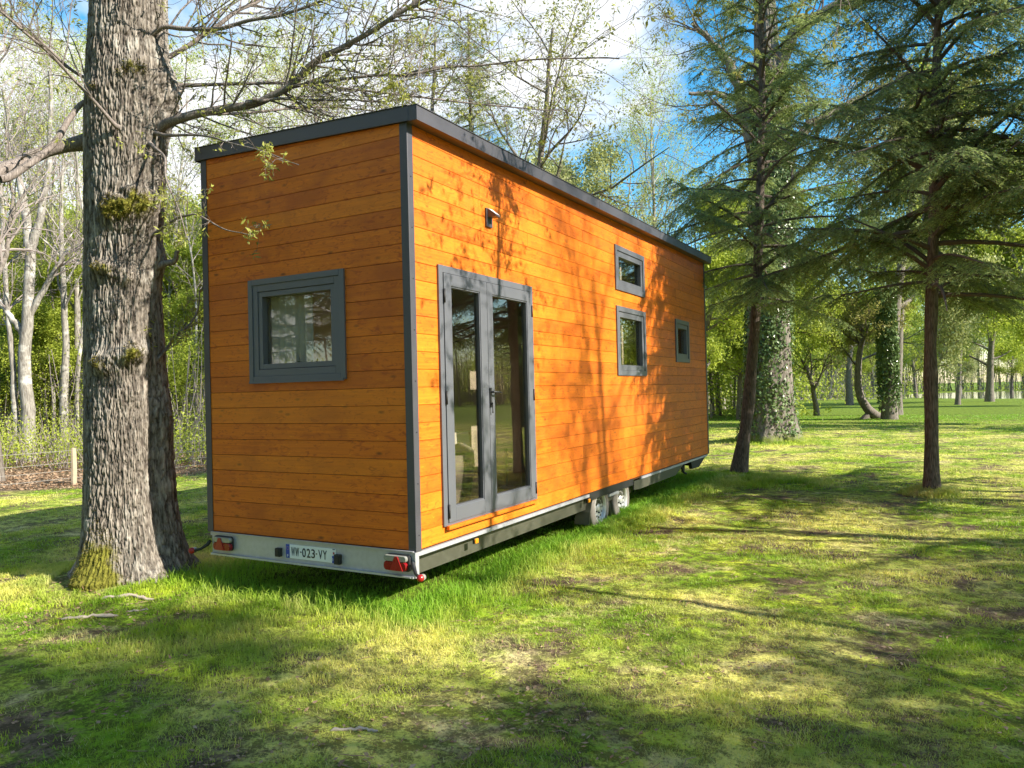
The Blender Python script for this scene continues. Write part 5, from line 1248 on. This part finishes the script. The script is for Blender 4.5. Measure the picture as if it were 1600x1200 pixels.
# twigs hanging close to the sunlit wall from a bough of the nearest of them
def hanging():
    rng = np.random.default_rng(15); o = empty('overhanging_bough', (0, 0, 0)); tag(o, 'thin leafy bough reaching over the front of the roof edge from the right', 'bough')
    a = Acc(); b = Acc(); c = Acc(); tips = []
    P = np.array([(9.0, 1.5, 3.5), (6, 1.7, 5.2), (3.8, 1.8, 6.0), (1.8, 1.5, 5.6)]); t = np.linspace(0, 3, 16)
    Q = np.stack([np.interp(t, np.arange(4), P[:, k]) for k in range(3)], 1)+rng.normal(size=(16, 3))*.05; a.path(Q, np.linspace(.05, .012, 16), 7)
    S = spec(n=[0, 4, 3], seg=[2, 7, 5, 4], wob=[0, .16, .2, .2], up=[0, -.06, -.06, -.04], ang=[0, .7, .7], ratio=[0, .5, .5], t0=[0, .2, .2], fall=[0, .3, .3], rr=[0, .6, .6], taper=[0, .8, .7, .5])
    for k in range(36):
        out = [[], [], [], []]; i_ = rng.integers(3, 15); grow(rng, Q[i_], rot_off(rng, unit(Q[i_+1]-Q[i_]), .9), rng.uniform(.6, 1.4), .009, 1, S, out, tips)
        for lv in (1, 2, 3):
            for p_, r2 in out[lv]: b.path(p_, np.maximum(r2, .002), 4)
    E_ = np.array(tips)[:, 1:].reshape(-1, 3); E_ = E_[rng.random(len(E_)) < .6]; idx = np.repeat(np.arange(len(E_)), 4); P = E_[idx]+rng.normal(size=(len(idx), 3))*.02
    c.blades(P, rng.normal(size=P.shape)+[0, 0, -.8], rng.normal(size=P.shape), rng.uniform(.05, .10, len(P)), rng.uniform(.02, .04, len(P)), rng.random(len(P)))
    a.build('bough', M['oaktwig'], o, True); b.build('twigs', M['oaktwig'], o); c.build('leaves', M['bud'], o)
hanging()
# ------------------------------------------------------------------ far woodland and undergrowth (uncountable: stuff)
def far_wood():
    rng = np.random.default_rng(90); tr = Acc(); lf = Acc(); 
    def row(n, d0, d1, a0, a1, hs, lw):
        for k in range(n):
            az = R(rng.uniform(a0, a1)); d = rng.uniform(d0, d1); x, y = cx-math.sin(az)*d, cy+math.cos(az)*d
            if ((x-POND[0])/(POND[2]*1.3))**2+((y-POND[1])/(POND[3]*1.3))**2 < 1: continue
            H = rng.uniform(*hs); n_ = 6; t = np.linspace(0, 1, n_)
            P = np.stack([x+t*rng.normal()*.8, y+t*rng.normal()*.8, t*H-.2], 1); r_ = rng.uniform(.07, .2); tr.path(P, np.linspace(r_, .02, n_), 4)
            for b in range(9):
                z0 = H*rng.uniform(.15, .95); aa = rng.uniform(0, 2*PI); l = (H-z0)*.3+.8
                tr.path(np.array([[x, y, z0], [x+math.cos(aa)*l*.5, y+math.sin(aa)*l*.5, z0+l*.4], [x+math.cos(aa)*l, y+math.sin(aa)*l, z0+l*.9]]), [.04, .025, .01], 3)
            m = int(lw*rng.uniform(.3, 1.3)); cc = rng.normal(size=(14, 3))*np.array([1.4, 1.4, H*.26])+np.array([x, y, H*.45]); P = cc[rng.integers(0, 14, m)]+rng.normal(size=(m, 3))*.7
            P[:, 2] = np.clip(P[:, 2], .3, None)
            lf.blades(P, rng.normal(size=P.shape), rng.normal(size=P.shape), rng.uniform(.14, .30, m), rng.uniform(.12, .22, m), rng.random(m)*.6+.4*rng.random())
    for k in range(9000):
        az = R(rng.uniform(-40, 75)); d = rng.uniform(100, 165); x, y = cx-math.sin(az)*d, cy+math.cos(az)*d
        if ((x-POND[0])/(POND[2]*1.3))**2+((y-POND[1])/(POND[3]*1.3))**2 < 1: continue
        H = rng.uniform(1.5, 9); tr.path(np.array([[x, y, -.1], [x+rng.normal()*.5, y+rng.normal()*.5, H]]), [.06, .03], 3)
    row(520, 95, 175, -40, 75, (9, 15), 1300)
    row(210, 44, 80, 42, 80, (8, 14), 1500)
    row(240, 48, 95, 80, 320, (10, 15), 900)
    row(110, 44, 70, 8, 44, (8, 13), 1300)
    o = tr.build('far_woodland', M['greybark']); tag(o, None, None, None, 'stuff'); o['label'] = 'distant grey trunks of the woodland all round the clearing'; o['category'] = 'woodland'
    o = lf.build('woodland_leaves', M['spring']); tag(o, None, None, None, 'stuff'); o['label'] = 'yellow-green spring foliage of the distant woodland'; o['category'] = 'foliage'
far_wood()
def undergrowth():
    rng = np.random.default_rng(91); st = Acc(); lf = Acc()
    # low shrubs and thin stems beyond the fence, and along the wood behind the pond
    n = 2600
    px = rng.uniform(-260, 420, n); d = rng.uniform(19.5, 44, n)**1.0
    for p_, dd in zip(px, d):
        x, y = at(p_, dd); H = rng.uniform(.6, 1.5) if dd < 24 else rng.uniform(.8, 4.8); aa = rng.normal(size=2)*.18*H; nn = 4; t = np.linspace(0, 1, nn)
        P = np.stack([x+aa[0]*t+rng.normal(size=nn)*.04, y+aa[1]*t+rng.normal(size=nn)*.04, H*t-.05], 1); st.path(P, np.linspace(.012, .005, nn)*(1+(H > 2.5)*1.0), 3)
        m = int(26+H*27); s = rng.uniform(.25, 1, m); i = (s*(nn-1.01)).astype(int); f = (s*(nn-1.01)-i)[:, None]; q = P[i]*(1-f)+P[i+1]*f+rng.normal(size=(m, 3))*np.array([.26, .26, .16])
        if vnoise(np.array([x*.25]), np.array([y*.25]), seed=2)[0] < .22: q = q[:m//3]
        m = len(q); q[:, 2] = np.clip(q[:, 2], .03, None)
        lf.blades(q, rng.normal(size=q.shape), rng.normal(size=q.shape), rng.uniform(.045, .09, m), rng.uniform(.03, .06, m), np.clip(rng.random(m)*.7+rng.random()*.4, 0, 1))
    n = 700
    for k in range(n):
        x, y = at(rng.uniform(1060, 1750), rng.uniform(78, 130))
        if ((x-POND[0])/(POND[2]*1.2))**2+((y-POND[1])/(POND[3]*1.2))**2 < 1 and y < POND[1]+POND[3]*1.0: continue
        H = rng.uniform(.8, 3.0); m = 40; q = np.array([x, y, 0])+rng.normal(size=(m, 3))*np.array([.9, .9, .3])+np.array([0, 0, 1])*rng.random((m, 1))*H; q[:, 2] = np.clip(q[:, 2], .05, None)
        lf.blades(q, rng.normal(size=q.shape), rng.normal(size=q.shape), .25, .18, rng.random(m)*.6)
        for j in range(3): st.path(np.array([[x+rng.normal()*.6, y+rng.normal()*.6, 0], [x+rng.normal()*.7, y+rng.normal()*.7, H*1.3]]), [.04, .02], 3)
    o = st.build('undergrowth_stems', M['twig']); tag(o, 'thin brushwood stems of the undergrowth beyond the wire fence', 'undergrowth', None, 'stuff')
    o = lf.build('undergrowth', M['spring']); tag(o, 'bright green leafy undergrowth beyond the wire fence', 'undergrowth', None, 'stuff')
undergrowth()

# ------------------------------------------------------------------ wire fence
def fence():
    x0, y0 = at(0, 15.3); x1, y1 = at(318, 18.75); x0, y0 = Vector((x0, y0)), None
    P0 = Vector((*at(0, 15.3), 0)); P1 = Vector((*at(318, 18.75), 0)); pm = Vector((*at(113, 16.5), 0)); d = (P1-P0).normalized()
    P0 = pm
    o = empty('wire_fence', (pm.x, pm.y, 0)); tag(o, 'low fence of plain wires on weathered wooden posts along the wood at the left', 'fence')
    rng = np.random.default_rng(2); L0, L1 = -14, 34; k = 0; s = -13.6
    while s < 34:
        a = Acc(); b = d*s; h = .80+rng.uniform(-.02, .04); gz = zg(pm.x+b.x, pm.y+b.y); n = 9
        pts = np.array([(b.x+math.cos(0)*0, b.y, gz-.15+(h+.15)*t) for t in np.linspace(0, 1, n)]); pts[:, :2] += np.cumsum(rng.normal(size=(n, 2))*.004, 0)
        a.path(pts, np.array([.062]*(n-1)+[.050])*rng.uniform(.9, 1.1), 8); tp = pts[-1]
        a.flush(); nb = a.n
        a.add([tp+np.array([.05*math.cos(q*PI/4), .05*math.sin(q*PI/4), 0]) for q in range(8)]+[tp+np.array([0, 0, .015])], t=[(q, (q+1) % 8, 8) for q in range(8)])
        a.build('post', M['postw'], o); s += 3.4
    for hz in (.74, .49, .32, .16):
        a = Acc(); t = np.linspace(L0, L1, 90); sag = -.02*np.sin((t-.2)/3.4*PI)**2
        a.path(np.stack([d.x*t, d.y*t-.05, hz+sag+rng.normal()*.01+hg(pm.x+d.x*t, pm.y+d.y*t)], 1), .0042, 4); a.build('wire', M['wire'], o)
fence()

# ------------------------------------------------------------------ grass, litter, sticks
def grass():
    rng = np.random.default_rng(1)
    def sample(n, r0, r1, half):
        r = np.exp(rng.uniform(math.log(r0), math.log(r1), n)); az = ch+rng.uniform(-half, half, n)
        x = cx-np.sin(az)*r; y = cy+np.cos(az)*r
        return x, y, r
    def house_d(x, y): return np.maximum(np.abs(x+1.25)-1.25, np.abs(y-4.75)-4.75)
    # short mown lawn
    x, y, r = sample(950000, 2.3, 46, R(50))
    hd = house_d(x, y); ok = np.hypot(x+3.47, y+.25) > .58
    soil = fbm(x*1.5+4, y*1.5, seed=21, o=5); dens = np.clip((.585-soil)*9, .06, 1); ok &= rng.random(len(x)) < dens
    ok &= (.168*np.minimum(y, 20)-x) < 12.9
    ok &= hd > -1.6
    x, y, r, hd, soil = x[ok], y[ok], r[ok], hd[ok], soil[ok]
    lushn = fbm(x*1.3, y*1.3, seed=5, o=3); tuft = np.clip((fbm(x*3.1, y*3.1, seed=6, o=3)-.52)*7, 0, 1)
    h = (.011+.017*rng.random(len(x))+.017*tuft)*(.7+.6*lushn); 
    h *= 1+.012*np.clip(r-5, 0, 60)
    wd = .0028*np.clip(r/4.0, 1, 9)
    n = len(x); z = hg(x, y)-.004
    D = np.stack([rng.normal(size=n)*.9, rng.normal(size=n)*.9, np.ones(n)], 1); D /= np.linalg.norm(D, axis=1)[:, None]
    S = np.stack([rng.normal(size=n), rng.normal(size=n), np.zeros(n)], 1); S /= np.linalg.norm(S, axis=1)[:, None]
    P = np.stack([x, y, z], 1); a = Acc()
    v = np.stack([P-S*wd[:, None], P+S*wd[:, None], P+D*h[:, None]*1.25], 1).reshape(-1, 3)
    a.add(v, t=np.arange(3*n).reshape(-1, 3), r=np.repeat(rng.random(n), 3))
    o = a.build('lawn_grass', M['blade']); tag(o, 'short patchy mown grass of the lawn', 'grass', None, 'stuff')
    # long grass: strip round the trailer, foot of the oak, foot of the firs, scattered clumps
    Ps = []; Hs = []
    m = 150000; x = rng.uniform(-4.6, 2.2, m); y = rng.uniform(-1.6, 12, m); hd = house_d(x, y)
    nn = fbm(x*1.4, y*1.4, seed=12, o=3); edge = np.clip(1-(hd-.15-.5*(nn-.3))/.55, 0, 1); edge = np.where(hd < 0, np.clip(1+hd/.9, 0, 1)*.9, edge)
    kp = (rng.random(m) < edge) & (np.hypot(x+3.47, y+.25) > .6); x, y, e = x[kp], y[kp], edge[kp]
    Ps.append(np.stack([x, y], 1)); Hs.append((.030+.105*e**1.5*rng.uniform(.3, 1.2, len(x)))*(.6+.8*fbm(x*2.2, y*2.2, seed=3, o=2)))
    for (px_, py_, rr_, num, hh) in ((-3.47, -.25, 1.25, 15000, .085), (3.72, 8.7, .45, 5000, .16), (.35, 10.4, .4, 2500, .10), (1.0, 9.6, 1.3, 9000, .12), (.12, 4.05, .45, 4500, .17), (.12, 4.95, .45, 4500, .17), (-.55, 19, 1.7, 6000, .12), (-4.5, -.9, .9, 9000, .07), (-1.2, -.9, 1.3, 14000, .08), (3.6, -2.3, .35, 1600, .06)):
        aa = rng.uniform(0, 2*PI, num); r_ = rr_*np.sqrt(rng.random(num))*rng.uniform(.7, 1.1, num); xx = px_+r_*np.cos(aa); yy = py_+r_*np.sin(aa)
        kp = (np.hypot(xx+3.47, yy+.25) > .60) & (fbm(xx*2.5, yy*2.5, seed=19, o=3) > .42); xx, yy = xx[kp], yy[kp]
        Ps.append(np.stack([xx, yy], 1)); Hs.append(hh*rng.uniform(.5, 1.3, len(xx))*(1-.5*(np.hypot(xx-px_, yy-py_)/rr_)))
    cl = 420; x, y, r = sample(cl, 2.6, 22, R(45)); 
    for cx_, cy_, r_ in zip(x, y, r):
        if house_d(cx_, cy_) < 0 or fbm(np.array([cx_*.9]), np.array([cy_*.9]), seed=30, o=2)[0] < .5: continue
        q = rng.normal(size=(int(rng.uniform(20, 90)), 2))*rng.uniform(.04, .13)+np.array([cx_, cy_]); Ps.append(q); Hs.append(rng.uniform(.025, .060)*rng.uniform(.6, 1.2, len(q)))
    P2 = np.concatenate(Ps); h = np.concatenate(Hs); n = len(h); dist = np.hypot(P2[:, 0]-cx, P2[:, 1]-cy)
    P = np.stack([P2[:, 0], P2[:, 1], hg(P2[:, 0], P2[:, 1])-.005], 1); ln = rng.normal(size=(n, 2))*.35
    wd = (.0022+.006*h)*np.clip(dist/6, 1, 3)
    S = np.stack([rng.normal(size=n), rng.normal(size=n), np.zeros(n)], 1); S /= np.linalg.norm(S, axis=1)[:, None]
    mid = P+np.stack([ln[:, 0]*h*.35, ln[:, 1]*h*.35, h*.6], 1); tip = P+np.stack([ln[:, 0]*h*1.3, ln[:, 1]*h*1.3, h*(1-.25*np.hypot(ln[:, 0], ln[:, 1]))], 1)
    w2 = wd[:, None]
    v = np.stack([P-S*w2, P+S*w2, mid+S*w2*.8, mid-S*w2*.8, tip], 1).reshape(-1, 3); k5 = np.arange(n)*5
    a = Acc(); a.add(v, np.stack([k5, k5+1, k5+2, k5+3], 1), np.stack([k5+3, k5+2, k5+4], 1), r=np.repeat(rng.random(n)*.85, 5))
    o = a.build('long_grass', M['blade']); tag(o, 'long lush green grass along the foot of the house and trees', 'grass', None, 'stuff')
    # dead leaves and crumbs
    m = 12000; x, y, r = sample(m, 2.5, 20, R(48)); kp = (fbm(x*1.5+4, y*1.5, seed=21, o=5) > .46) & (house_d(x, y) > .2); x, y = x[kp], y[kp]
    m2 = 900; x = np.concatenate([x, -3.0+rng.normal(size=m2)*.9]); y = np.concatenate([y, -1.0+rng.normal(size=m2)*.5]); n = len(x)
    P = np.stack([x, y, hg(x, y)+rng.uniform(.002, .02, n)], 1); a = Acc()
    D = np.stack([rng.normal(size=n), rng.normal(size=n), rng.normal(size=n)*.25], 1); S = np.cross(D, np.array([0, 0, 1.])+rng.normal(size=(n, 3))*.3)
    a.blades(P, D, S, rng.uniform(.012, .050, n), rng.uniform(.008, .026, n), rng.random(n))
    m = 26000; x, y = [], []
    px = rng.uniform(-200, 420, m); dd = rng.uniform(15.6, 26, m)
    lat = (px-800)/cf*dd; X = cx-math.sin(ch)*dd+math.cos(ch)*lat; Y = cy+math.cos(ch)*dd+math.sin(ch)*lat
    kp = (.168*np.minimum(Y, 20)-X) > 12.6; X, Y = X[kp], Y[kp]; n = len(X); P = np.stack([X, Y, hg(X, Y)+rng.uniform(0, .03, n)], 1)
    D = rng.normal(size=(n, 3))*np.array([1, 1, .3]); a.blades(P, D, np.cross(D, np.array([0, 0, 1.])+rng.normal(size=(n, 3))*.4), rng.uniform(.04, .10, n), rng.uniform(.03, .06, n), rng.random(n))
    rg2 = np.random.default_rng(66)
    for k in range(420):
        xx, yy, _ = sample(1, 2.6, 13, R(45)); xx, yy = xx[0], yy[0]
        if house_d(xx, yy) < .1 or math.hypot(xx+3.4, yy+.2) < .7: continue
        an = rg2.uniform(0, 2*PI); l = rg2.uniform(.03, .16); zz = zg(xx, yy)+.006
        a.path(np.array([[xx, yy, zz], [xx+math.cos(an)*l*.5, yy+math.sin(an)*l*.5, zz+.008], [xx+math.cos(an+.3)*l, yy+math.sin(an+.3)*l, zz+.002]]), [.0022, .0028, .0015], 4)
    o = a.build('leaf_litter', M['litter']); tag(o, 'scattered brown dead leaves on the lawn and woodland floor', 'leaf litter', None, 'stuff')
grass()
def stick(pts, r, label):
    P = np.array(pts, float); x0, y0 = P[0, 0], P[0, 1]; o = Acc(); n = 14; t = np.linspace(0, len(P)-1, n)
    Q = np.stack([np.interp(t, np.arange(len(P)), P[:, k]) for k in range(3)], 1); rg = np.random.default_rng(int(abs(x0*100)))
    Q[:, 2] += hg(Q[:, 0], Q[:, 1])+r*.9; Q += rg.normal(size=Q.shape)*.004; Q -= np.array([x0, y0, 0])
    rr = np.full(n, r)*(1+.2*rg.normal(size=n)); rr[-1] = rr[0] = r*.3; o.path(Q, rr, 7); k = o.build('fallen_stick', M['deadwood'], smooth=True); k.location = (x0, y0, 0); tag(k, label, 'stick')
stick([(-2.62, -1.35, 0), (-2.45, -1.20, .01), (-2.27, -1.08, .005)], .014, 'pale broken stick lying farthest left on the grass before the oak')
stick([(-2.85, -.86, 0), (-2.62, -.72, .01), (-2.40, -.66, .0)], .016, 'brown stick lying close to the foot of the oak')
stick([(-2.35, -.95, 0), (-2.2, -.85, 0)], .008, 'short thin twig on the bare soil between the two sticks')
stick([(.85, -1.95, 0), (1.0, -1.86, .0), (1.1, -1.85, 0)], .008, 'short dark twig lying in the grass at the bottom of the photo')
